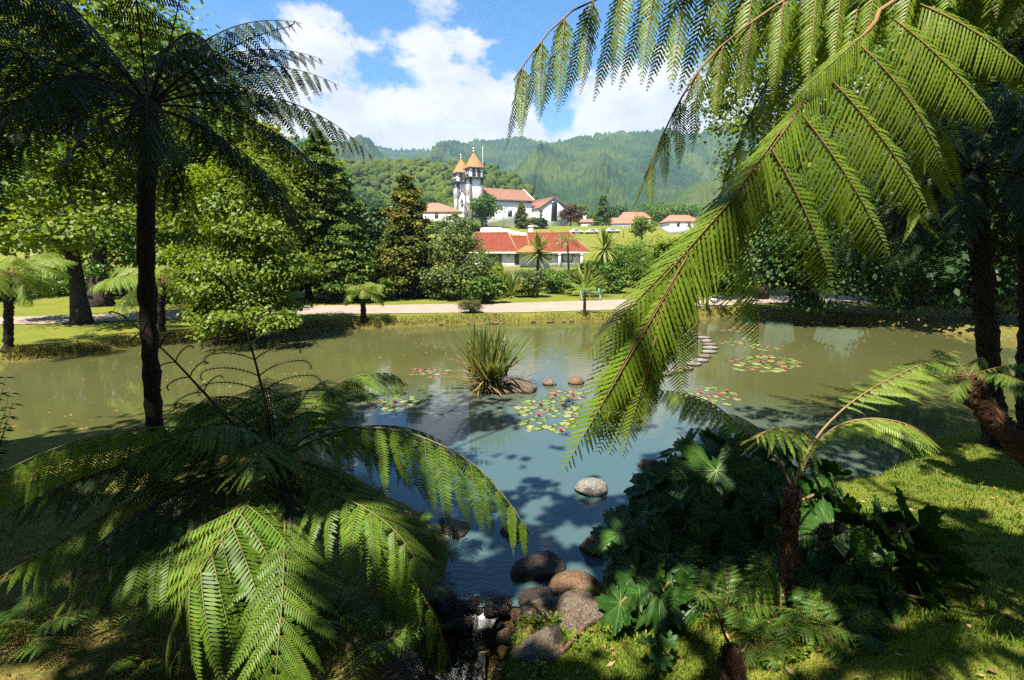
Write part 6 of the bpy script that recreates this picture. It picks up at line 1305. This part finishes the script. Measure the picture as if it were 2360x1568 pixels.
specs = [G(1650, 1085, 5.0, .55, 190, 55), G(1560, 1120, 5.1, .42, 240, 45), G(1730, 1060, 5.4, .45, 150, 40), G(1490, 1180, 5.0, .42, 260, 40), G(1430, 1230, 4.9, .40, 265, 35), G(1470, 1310, 4.4, .40, 240, 50), G(1590, 1200, 4.7, .46, 210, 55), G(1680, 1190, 4.6, .46, 180, 55), G(1760, 1140, 4.8, .42, 160, 50), G(1600, 1060, 5.6, .42, 320, 30), G(1690, 1020, 5.8, .40, 20, 30), G(1900, 1130, 4.9, .44, 110, 45), G(1960, 1180, 4.6, .46, 100, 50), G(1870, 1070, 5.4, .42, 60, 35), G(1540, 1280, 4.4, .42, 225, 60), G(1640, 1290, 4.3, .42, 190, 60), G(1740, 1270, 4.3, .42, 170, 55), G(1520, 1370, 4.1, .36, 230, 60), G(1430, 1390, 4.2, .30, 250, 55), G(1620, 1380, 4.0, .36, 190, 65), G(1720, 1360, 4.0, .36, 170, 65), G(1500, 1110, 5.4, .36, 280, 35), G(1800, 1220, 4.5, .4, 150, 60), G(1570, 1030, 5.7, .36, 300, 40)]
specs += [G(u, v, Y + .15, s_, az, ti) for (u, v, Y, s_, az, ti) in [(1540, 1150, 5.0, .46, 230, 45), (1610, 1130, 5.0, .46, 200, 50), (1700, 1120, 4.9, .46, 170, 50), (1460, 1260, 4.7, .42, 250, 45), (1530, 1220, 4.7, .46, 225, 50), (1640, 1230, 4.5, .46, 190, 55), (1720, 1220, 4.5, .44, 170, 55), (1820, 1150, 4.8, .44, 140, 45), (1890, 1190, 4.6, .44, 130, 50), (1580, 1330, 4.2, .42, 215, 60), (1690, 1310, 4.2, .42, 185, 60), (1790, 1300, 4.2, .40, 165, 60), (1480, 1360, 4.2, .36, 240, 55), (1860, 1270, 4.3, .42, 150, 55), (1660, 1040, 5.6, .42, 250, 35), (1800, 1060, 5.4, .42, 100, 40)]]
b = np.array([2.15, 4.85, 0]); b[2] = gz(b[0], b[1])
gunnera('giant_rhubarb', 'big clump of giant jagged leaves at the pond shore', b, specs, 1)
specs = [G(2050, 1230, 4.1, .42, 120, 45), G(2120, 1210, 4.0, .40, 90, 60), G(2010, 1290, 3.9, .40, 150, 55), G(2110, 1310, 3.8, .38, 110, 55), G(2160, 1280, 3.9, .36, 80, 55), G(1960, 1300, 3.9, .38, 190, 55), G(2050, 1370, 3.6, .36, 140, 60), G(1920, 1240, 4.2, .40, 200, 45), G(2130, 1380, 3.6, .32, 110, 60), G(1990, 1400, 3.5, .34, 170, 60), G(1910, 1370, 3.6, .34, 200, 60), G(2060, 1450, 3.4, .28, 150, 60), G(2000, 1200, 4.4, .38, 20, 40)]
b = np.array([2.95, 4.0, 0]); b[2] = gz(b[0], b[1])
G2 = gunnera('giant_rhubarb', 'darker lower clump of giant jagged leaves beside the lawn', b, specs, 2)
def cone_flower():
    p = at(2058 - 160, 1245, 3.85); mb = MB(); t = thing('flower_spike', 'rusty cone-shaped flower spike among the giant leaves', 'flower', p)
    tube(mb, np.array([p + [0, 0, -.12], p + [.0, 0, -.02]]), [.012, .012], 5); part('stem', mb, STALK, t); mb = MB()
    for i in range(130):
        h = i / 130; a = i * 2.4; r = .05 * math.sin(math.pi * (.15 + .8 * h)); q = p + np.array([r * math.cos(a), r * math.sin(a), .15 * h]); d = np.array([math.cos(a), math.sin(a), .6]); tube(mb, np.array([q * 1.0, q + d * .025]), [.006, .003], 4)
    tube(mb, np.array([p, p + [0, 0, .15]]), [.04, .02], 6); part('spike', mb, ROCK_BROWN, t)
cone_flower()

# ------------------------------------------------------------------ low plants in front
LOWF = leaf_mat('low_fern', (.035, .09, .007), (.058, .135, .010), (.10, .18, .016), .3, .45, .25)
tpl(('leaflet', 0), npin=11, wid=.20, droop=.25, pw=.40, seed=70, fwd=.5); tpl(('leaflet', 1), npin=11, wid=.22, droop=.4, pw=.40, seed=71, fwd=.5); tpl(('leaflet', 2), npin=12, wid=.18, droop=.15, pw=.4, seed=72, fwd=.5)
LOWV = [add_frond('frond', arch((0, 0, 0), 0, 1.0, e_, b_, 12), None, .33, 11, .15, 'leaflet', [LOWF, RIB], .009, 70, .2, .4, mesh_only=True) for e_, b_ in ((80, 60), (72, 100), (62, 80), (55, 110), (48, 70), (66, 120))]
def low_fern(u, v, z, n, L, label, seed, Y=None, group=None):
    g = np.random.default_rng(seed); p = on_ground(u, v) if Y is None else at(u, v, Y); p[2] = gz(p[0], p[1]) - .01; t = thing('low_fern', label, 'fern', p, group)
    for i in range(n):
        o = link('frond', LOWV[int(g.integers(0, len(LOWV)))], t, (0, 0, 0)); s_ = L * g.uniform(.7, 1.1); o.scale = (s_,) * 3; o.rotation_euler = (g.normal(0, .1), g.normal(0, .1), i * 2.4 + g.uniform(-.3, .3))
for k, (u, v, n, L, lab) in enumerate([(1680, 1420, 11, .55, 'low green fern under the left giant leaves'), (1800, 1440, 13, .6, 'spreading low fern at the foot of the young tree fern'), (1900, 1480, 12, .55, 'low leafy fern on the dark grass'), (1620, 1380, 10, .5, 'low fern in the shade of the giant rhubarb'), (1860, 1400, 12, .55, 'bushy low fern right of the brown trunk'), (1990, 1480, 10, .45, 'small fern at the right edge of the giant leaves'), (1340, 1390, 5, .22, 'tiny fern sprouting behind the flat tan rock'), (1750, 1500, 9, .4, 'small fern below the young tree fern')]):
    low_fern(u, v, 0, n, L, lab, 700 + k)
for k, (u, v, n, L, lab) in enumerate([(1000, 1290, 9, .5, 'dark fern hanging over the left edge of the outflow'), (960, 1230, 9, .5, 'dark fern on the left shore beside the wet rock'), (930, 1380, 10, .6, 'dark fern left of the cascade'), (850, 1180, 10, .6, 'dark fern on the shore behind the spreading fronds'), (760, 1120, 10, .6, 'dim fern on the shore under the arching frond'), (990, 1450, 8, .45, 'small fern above the left cascade rock'), (760, 1450, 10, .6, 'dark fern deep under the spreading fronds'), (880, 1500, 9, .5, 'fern beside the flat dark stone')]):
    low_fern(u, v, 0, n, L, lab, 760 + k)
for k, (u, v, w, h, lab, m) in enumerate([(1090, 1398, 20, 14, 'small wet stone on the lip of the outflow', ROCK_WET), (1065, 1400, 18, 16, 'small black stone at the left of the lip', ROCK_WET), (1130, 1400, 22, 14, 'flat wet stone splitting the flow at the lip', ROCK_WET), (1200, 1420, 26, 20, 'brown stone right of the lip', ROCK_BROWN), (1170, 1470, 24, 20, 'damp stone on the right side of the cascade', ROCK_BROWN), (1075, 1500, 18, 12, 'brown stone lying in the cascade', ROCK_BROWN), (1290, 1460, 26, 14, 'small grey stone in the grass below the flat rock', ROCK)]):
    wr(u, v, -.02 if v < 1410 else (-.3 if u < 1100 else .05), w, h, w, lab, 130 + k, m, 30 * k)
low_fern(60, 1500, 0, 9, .6, 'dark fern in the shade at the lower left', 720); low_fern(330, 1520, 0, 9, .6, 'dim low fern beneath the spreading fronds', 721)
def herb(u, v, label, seed, n=26, h=.16, size=.05, m=L_BRIGHT, grp='herbs by the stream'):
    g = np.random.default_rng(seed); p = on_ground(u, v); p[2] = gz(p[0], p[1]); t = thing('herb', label, 'plant', p, grp); mb = MB(); st = MB()
    for i in range(n // 4):
        q = p + np.array([g.normal(0, .06), g.normal(0, .05), h * g.uniform(.5, 1.1)]); tube(st, np.array([p, q]), [.003, .002], 3)
        for j in range(5):
            c = p + (q - p) * (.35 + .15 * j); a = g.uniform(0, 6.28); d = np.array([math.cos(a), math.sin(a), .3]); e = np.array([-math.sin(a), math.cos(a), 0]); s = size * g.uniform(.7, 1.2)
            mb.add([c, c + d * s * .5 + e * s * .3, c + d * s, c + d * s * .5 - e * s * .3], [[0, 1, 2, 3]], 0, g.uniform(.2, .9))
    part('stem', st, L_MID, t); part('leaf_spray', mb, m, t)
for k, (u, v, lab) in enumerate([(1195, 1385, 'small green herb sprouting beside the lip stones'), (1225, 1440, 'leafy herb between the tan rocks'), (1295, 1440, 'herb at the edge of the flat rock'), (1180, 1500, 'herb growing at the stream side'), (1330, 1500, 'herb in the grass below the flat rock'), (1240, 1560, 'herb at the foot of the slanted rock'), (1130, 1520, 'tuft of leaves on the wet bank'), (1400, 1480, 'herb near the fallen stick'), (1760, 1540, 'broad-leaved herb in the dark grass'), (1830, 1530, 'bright herb in the shade of the low ferns')]):
    herb(u, v, lab, 740 + k)
def seedling():
    p = on_ground(1560, 1530); p[2] = gz(p[0], p[1]); t = thing('seedling', 'young plant with a few round lobed leaves in the grass', 'plant', p); g = np.random.default_rng(4)
    for (u, v, s) in ((1490, 1480, .10), (1540, 1475, .09), (1525, 1515, .11), (1490, 1560, .05)):
        q = at(u, v, p[1] - .05); mb = MB(); tube(mb, spline([p, (p + q) / 2 + [0, 0, .03], q], 6), .004, 4); o = part('stem', mb, L_MID, t); b = link('leaf_blade', GUNM[int(g.integers(0, 4))], o); M = Matrix.Identity(4); x = nrm([g.normal(), g.normal() - .6, -.3]); z = nrm(np.array([0, -.35, 1.]) - x * np.dot(x, [0, -.35, 1.])); y = np.cross(z, x)
        for i in range(3): M[i][0] = x[i] * s; M[i][1] = y[i] * s; M[i][2] = z[i] * s; M[i][3] = q[i] - p[i]
        b.matrix_local = M
seedling()
def stump():
    p = on_ground(1690, 1600); p[2] = gz(p[0], p[1]); c = at(1683, 1492, p[1]); t = thing('fern_stump', 'shaggy brown fern stump with a bent young stalk at the bottom edge', 'stump', p)
    mb = MB(); P = spline([p - [0, 0, .05], (p + c) / 2, c], 14); tube(mb, P, np.r_[np.linspace(.085, .10, 8), np.linspace(.095, .045, 6)], 14, lump=.10)
    for _ in range(1400):
        z = rng.uniform(0, 1); a = rng.uniform(0, 6.28); q = p + (c - p) * z + .09 * (1 - .35 * max(0, z - .6) / .4) * np.array([math.cos(a), math.sin(a), 0]); d = np.array([math.cos(a) * .4, math.sin(a) * .4, rng.uniform(.2, 1)]) * rng.uniform(.02, .05); w = np.array([-math.sin(a), math.cos(a), 0]) * .003; mb.add([q - w, q + w, q + d], [[0, 1, 2]])
    part('fibre', mb, TRUNK_BROWN, t)
    crozier(spline([c, at(1665, 1450, p[1]), at(1650, 1400, p[1] + .03), at(1625, 1370, p[1] + .05)], 14), t, .013, 2, .08, TRUNK_BROWN, 'young_stalk')
    mb = MB(); tube(mb, spline([c + [.02, 0, -.05], at(1712, 1500, p[1]), at(1722, 1482, p[1])], 6), np.linspace(.016, .004, 6), 5); part('cut_stalk', mb, ROCK_BROWN, t)
stump()
def stick():
    P = spline([on_ground(1290, 1512) + [0, 0, .04], on_ground(1325, 1480) + [0, 0, .05], on_ground(1368, 1428) + [0, 0, .07]], 14); mb = MB(); tube(mb, P, np.linspace(.028, .016, 14), 8, lump=.06); solo('dead_branch', mb, plain('red_brown_stick', (.11, .05, .03), .6, var=.3, scale=20), 'reddish brown dead stalk lying on the grass by the flat rock', 'stick', P[0])
stick()

# ------------------------------------------------------------------ bench and birds
def bench():
    p = gnd(1360, 694); Y = p[1]; t = thing('bench', 'green slatted park bench on white legs beside the path', 'bench', p); GREEN = plain('green_paint', (.012, .15, .07), .45); WL = plain('white_legs', (.4, .4, .38), .5); w = .78
    for k in range(4): mb = MB(); box(mb, (p[0] - w, Y + .22 + .03 * k, p[2] + .50 + .10 * k), (p[0] + w, Y + .25 + .03 * k, p[2] + .58 + .10 * k)); part('back_slat', mb, GREEN, t)
    for k in range(4): mb = MB(); box(mb, (p[0] - w, Y - .22 + .105 * k, p[2] + .43), (p[0] + w, Y - .13 + .105 * k, p[2] + .46)); part('seat_slat', mb, GREEN, t)
    for s in (-1, 1):
        mb = MB(); x = p[0] + s * (w - .12); tube(mb, spline([(x, Y - .26, p[2]), (x, Y - .2, p[2] + .42)], 4), .025, 6); tube(mb, spline([(x, Y + .30, p[2]), (x, Y + .16, p[2] + .40), (x, Y + .34, p[2] + .88)], 8), .025, 6); tube(mb, spline([(x, Y - .22, p[2] + .405), (x, Y + .2, p[2] + .405)], 3), .022, 6); part('leg', mb, WL, t)
bench()
def bird(p, s, name, label, body_m, bill_m, az, spine, radii):
    p = np.asarray(p, float); t = thing(name, label, 'bird', p); a = math.radians(az); X = np.array([math.cos(a), math.sin(a), 0]); P = spline([p + (X * q[0] + np.array([0, 0, q[1]])) * s for q in spine], 30)
    r = np.interp(np.linspace(0, 1, 30), np.linspace(0, 1, len(radii)), radii) * s; mb = MB(); tube(mb, P, r, 12); part('body', mb, body_m, t, True)
    mb = MB(); d = nrm(P[-1] - P[-4]); tube(mb, np.array([P[-1] - d * .01 * s, P[-1] + d * .09 * s]), [.026 * s, .008 * s], 6); part('bill', mb, bill_m, t)
    for sg in (-1, 1):
        mb = MB(); Y_ = np.array([-X[1], X[0], 0]) * sg * .07 * s; q = p + X * .02 * s + Y_; tube(mb, np.array([q + [0, 0, .22 * s], q + [0, 0, .01]]), .014 * s, 5); tube(mb, np.array([q + [0, 0, .012], q + X * .08 * s + [0, 0, .012]]), [.012 * s, .03 * s], 5); part('leg', mb, bill_m, t)
BILL = plain('orange_bill', (.6, .25, .03), .5)
b = gnd(1646, 706); bird(b, 1.0, 'goose', 'white goose preening on the grass by the pond', plain('white_feather', (.8, .8, .78), .8), BILL, 175, [(-.42, .40), (-.2, .36), (.05, .36), (.24, .42), (.34, .58), (.30, .66), (.20, .60)], [.01, .12, .17, .15, .07, .05, .05])
b = gnd(1668, 713); bird(b, .75, 'duck', 'brown duck resting on the bank right of the goose', plain('brown_feather', (.16, .10, .07), .8, var=.4, scale=30), BILL, 185, [(-.36, .26), (-.18, .22), (.05, .22), (.22, .26), (.30, .36), (.37, .40)], [.01, .10, .14, .10, .06, .05])

# ------------------------------------------------------------------ grass blades
GRASS = leaf_mat('grass_blade', (.055, .11, .008), (.10, .17, .012), (.19, .20, .03), .35, .5, .25, 1.5)
def grass(name, label, pts, h, seed, w=.004, m=GRASS):
    g = np.random.default_rng(seed); n = len(pts); P = np.c_[pts, hgt(pts[:, 0], pts[:, 1])]; a = g.uniform(0, 6.28, n); L = h * g.uniform(.4, 1.2, n) * (1 + .4 * wob(P, 1.5, seed))
    d = np.c_[np.cos(a), np.sin(a), 0 * a] * (L * g.uniform(.2, .8, n))[:, None]; s = np.c_[-np.sin(a), np.cos(a), 0 * a] * w; up = np.c_[0 * a, 0 * a, L]
    V = np.stack([P - s, P + s, P + d * .35 + up * .6 + s * .7, P + d * .35 + up * .6 - s * .7, P + d + up * .9], 1); q = (np.arange(n) * 5)[:, None]; mb = MB()
    tn = np.clip(.5 + .42 * wob(P, 1.1, seed + 1) + .18 * g.standard_normal(n), 0, 1).repeat(5); mb.add(V.reshape(-1, 3), q + np.array([0, 1, 2, 3]), 0, tn); mb.F.append(q + np.array([3, 2, 4])); mb.M.append(np.zeros(n, int))
    tag(link(name, mb.mesh(name, m)), label, 'grass', kind='stuff')
g7 = np.random.default_rng(71)
def scatter(n, fn, dens=None):
    o = []
    while sum(len(q) for q in o) < n:
        p = fn(4000); sd = poly_sd(p, POND); ok = (sd > .12); ds = np.abs(p[:, 0] - np.interp(p[:, 1], STREAM[::-1, 1], STREAM[::-1, 0])); ok &= ~((p[:, 1] < 5.4) & (ds < .5)); o.append(p[ok])
    return np.concatenate(o)[:n]
def polar(r0, r1, a0, a1): return lambda k: (lambda r, a: np.c_[r * np.sin(a), r * np.cos(a)])(np.sqrt(g7.uniform(r0 ** 2, r1 ** 2, k)) ** 1.0, np.radians(g7.uniform(a0, a1, k)))
grass('lawn_grass', 'short mown grass of the lawn sloping to the pond', scatter(60000, polar(2.2, 13, 22, 60)), .045, 81)
grass('stream_grass', 'bright grass on the bank beside the stream', scatter(20000, polar(2.6, 5.6, -4, 30)), .06, 82)
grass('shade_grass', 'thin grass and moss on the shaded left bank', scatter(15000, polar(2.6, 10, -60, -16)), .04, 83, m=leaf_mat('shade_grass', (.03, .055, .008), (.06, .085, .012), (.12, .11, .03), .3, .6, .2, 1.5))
tp = scatter(420, polar(2.4, 10, 14, 58)); tp = np.concatenate([tp[:, None] + g7.normal(0, .035, (420, 16, 2))]).reshape(-1, 2)
grass('tall_tufts', 'taller tufts of grass and weeds in the near lawn', tp, .12, 85, .005)
# tufts on the far bank edge
fp = []
for u in g7.uniform(0, 1720, 9000):
    v = np.interp(u, [p[0] for p in FAR_SHORE], [p[1] for p in FAR_SHORE]); q = on_z(u, v, 0); fp.append(q[:2] + np.array([g7.normal(0, .08), abs(g7.normal(.22, .18))]))
grass('bank_grass', 'ragged grass hanging over the edge of the far bank', np.array(fp), .16, 84, .012, leaf_mat('bank_grass', (.06, .08, .012), (.13, .12, .025), (.22, .16, .05), .3, .7, .1, 1.0))

# leaf litter on the near banks
mbx = MB(); gl = np.random.default_rng(19)
for _ in range(900):
    r_ = gl.uniform(2.4, 9.5); a_ = math.radians(gl.uniform(-55, 58)); x_, y_ = r_ * math.sin(a_), r_ * math.cos(a_)
    if poly_sd([(x_, y_)], POND)[0] < .15 or abs(x_ + .6) < .5: continue
    p = np.array([x_, y_, gz(x_, y_) + .035]); a = gl.uniform(0, 6.28); s_ = gl.uniform(.015, .045); d = np.array([math.cos(a), math.sin(a), gl.normal(0, .3)]) * s_; e = np.array([-math.sin(a), math.cos(a), gl.normal(0, .3)]) * s_ * .5
    mbx.add([p - d, p + e, p + d, p - e], [[0, 1, 2, 3]], 0, gl.uniform(0, 1))
tag(link('leaf_litter', mbx.mesh('leaf_litter', leaf_mat('dry_leaf', (.16, .07, .03), (.26, .13, .06), (.34, .24, .12), .1, .8))), 'dry brown leaves scattered over the near grass', 'leaves', kind='stuff')
def twig():
    b_ = at(-60, 1010, 4.6); b_[2] = gz(b_[0], b_[1]); t = thing('leafy_twig', 'dark narrow-leaved shrub twig at the water edge beyond the left fern', 'shrub', b_); mb = MB(); lf = MB(); g_ = np.random.default_rng(2)
    for (u, v) in ((22, 905), (12, 870), (18, 960), (30, 930), (-10, 880), (15, 985)):
        q = at(u, v, 4.6); P = spline([b_, (b_ + q) / 2 + [-.1, 0, .1], q], 12); tube(mb, P, np.linspace(.008, .002, 12), 4)
        for i in range(5, 12):
            for sg in (-1, 1):
                d = nrm(np.array([sg * .9, g_.normal(0, .4), -.25 + g_.normal(0, .2)])); l = .10; w = nrm(np.cross(d, [0, 1, .2])) * .010; lf.add([P[i], P[i] + d * l * .4 + w, P[i] + d * l, P[i] + d * l * .4 - w], [[0, 1, 2, 3]])
    part('stem', mb, BARK_DARK, t); part('leaf_spray', lf, FERN_SHADED, t)
twig()
# ------------------------------------------------------------------ trees that shade the foreground (their trunks stand beside and behind the viewer)
# gaps in the canopy: spots that the sun reaches (point, radius)
GAPS = [(at(u, v, Y), r) for u, v, Y, r in [(1250, 120, 2.1, .4), (1420, 50, 2.15, .4), (1500, 320, 1.85, .35), (1620, 180, 1.9, .4), (1760, 80, 1.9, .4), (2000, 250, 1.65, .5), (1850, 430, 1.6, .45), (1700, 600, 1.6, .45), (1550, 800, 1.58, .4), (1420, 950, 1.57, .35), (1330, 1050, 1.57, .3), (2200, 350, 1.6, .45), (2250, 150, 1.65, .45), (2050, 100, 1.7, .5), (1780, 700, 1.55, .35),
        (1000, 1060, 3.6, .40), (1120, 1150, 3.4, .48), (1195, 1210, 3.3, .40), (900, 1020, 3.7, .25), (860, 1230, 3.2, .45), (950, 1310, 3.05, .36), (540, 1260, 2.9, .46), (430, 1350, 2.75, .40), (600, 1190, 3.1, .3), (640, 1500, 2.5, .42), (645, 1390, 2.65, .30), (850, 880, 4.7, .42), (990, 1440, 3.3, .3), (720, 960, 4.4, .25), (60, 1060, 3.4, .2), (180, 1420, 2.7, .08),
        (1960, 930, 4, .32), (2080, 860, 4.3, .36), (1900, 1010, 3.7, .2), (2060, 985, 3.5, .32), (1780, 1000, 2.9, .25), (2180, 815, 4.5, .25), (1840, 1160, 3.7, .10), (1640, 1085, 5.0, .28), (1420, 1260, 4.9, .18), (1440, 1320, 4.4, .14), (1570, 1130, 5.0, .14), (2232, 850, 6.9, .35), (2290, 960, 6.6, .2), (1730, 1200, 4.6, .08), (2080, 1470, 3.4, .10), (1990, 1360, 3.6, .08), (1830, 1450, 3.7, .12), (1930, 1490, 3.5, .08), (440, 1030, 4.0, .08), (560, 160, 6.0, .25), (650, 230, 6.0, .3), (700, 300, 6, .25), (300, 310, 6.0, .12)]]
GAPS += [(on_ground(u, v), r) for u, v, r in [(1460, 1500, .32), (1400, 1540, .2), (1335, 1415, .45), (1250, 1490, .42), (1230, 1395, .3), (1330, 1350, .25), (2200, 1130, 1.0), (2080, 1090, .75), (2330, 1170, .9), (2150, 1200, .4), (2000, 1150, .5), (2230, 1330, .14), (2300, 1400, .12), (2280, 1560, .12), (2180, 1540, .09), (2080, 1560, .10), (2000, 1545, .07), (1640, 1480, .1), (1600, 1560, .2), (300, 1110, .35), (420, 1180, .3), (150, 1075, .4), (330, 1200, .1), (20, 1330, .08), (620, 1560, .08), (30, 1510, .08), (340, 1540, .06), (560, 1060, .2), (2240, 1040, .4)]]
GAPS += [(on_z(u, v, 0), r) for u, v, r in [(1150, 1090, .9), (1200, 1010, 1.3), (1380, 1040, 1.1), (1520, 950, 1.5), (1450, 1100, .7), (1300, 1080, 1.0), (1270, 960, 1.4), (1130, 850, 1.6), (1370, 1120, .5), (900, 930, .9), (1240, 1180, .35), (1330, 1230, .35), (1450, 1010, 1.2), (1120, 1030, .35), (1250, 1310, .12), (1340, 1360, .2), (700, 900, 2.0), (200, 930, 1.2), (1650, 920, 2.0), (1800, 900, 2.0), (2000, 880, 1.2)]]
def shade_tree(label, base, top_z, x0, x1, y0, y1, seed, n, nl, size=.27, r=.4):
    """a broad crown over the viewer with gaps in it; nothing of it hangs into the view"""
    g = np.random.default_rng(seed); lb = []
    for i in range(nl): rad = g.uniform(1.2, 2.0); lb.append([g.uniform(x0, x1), g.uniform(y0, y1), g.uniform(10.5, 14), rad, rad, rad * .5])
    b = np.array([base[0], base[1], gz(*base)]); lb = np.array(lb); t = thing('shade_tree', label, 'tree', b); limbs(b, np.array([base[0], base[1], top_z]), lb[:, :3], g, r, t, BARK_DARK, min(nl, 26))
    mb = MB(); leaves(mb, lb[:, :3], lb[:, 3:], n, size, g, sub=26, hollow=.05, spread=.55, narrow=.45)
    V = mb.V[0].reshape(-1, 4, 3); T = mb.T[0].reshape(-1, 4); P = V.mean(1); keep = P[:, 2] > 5.6 + .48 * np.maximum(P[:, 1], 0)
    for Q, rr in GAPS:
        v = P - Q; d = v @ SDIR; keep &= np.linalg.norm(v - d[:, None] * SDIR, axis=1) > rr * (1.12 + .75 * wob(P, 3.4, 3))
    m2 = MB().add(V[keep].reshape(-1, 3), np.arange(keep.sum() * 4).reshape(-1, 4), 0, T[keep].ravel()); part('crown', m2, L_MID, t)
shade_tree('spreading tree whose shade falls over the left bank', (-10.5, -3.5), 13.5, -14, -2, -8, 6.0, 901, 46000, 62)
shade_tree('spreading tree whose shade falls over the right bank', (1.5, -8.5), 13.5, -2, 9, -9, 5.5, 902, 46000, 60)

GT = None  # unseen trees added around the viewer to keep sky light off the foreground
for k, (x, y, h) in enumerate([(-19, -7, 13), (-13, -15, 15), (-4, -19, 15), (6, -18, 14), (15, -13, 14), (21, -4, 13), (-22, 3, 12), (24, 6, 12)]):
    bb = np.array([x, y, gz(x, y)])
    if GT is None:
        gk = np.random.default_rng(950); GT = o = tree('sky_blocking_tree', 'tall leafy tree added out of view to hold back sky light', bb, blob_lobes(bb + np.array([0, 0, h * .55]), (4.6, 4.6, h * .45), 20, gk, .4, -.9), 9000, .5, L_MID, 960, .35, BARK_DARK, 'tree', 'unseen trees added to hold back sky light', nb=8, sub=12)
    else: o = copy_tree(GT)
    o.location = tuple(bb); o.rotation_euler = (0, 0, k * 1.3); o.scale = (1, 1, h / 13)
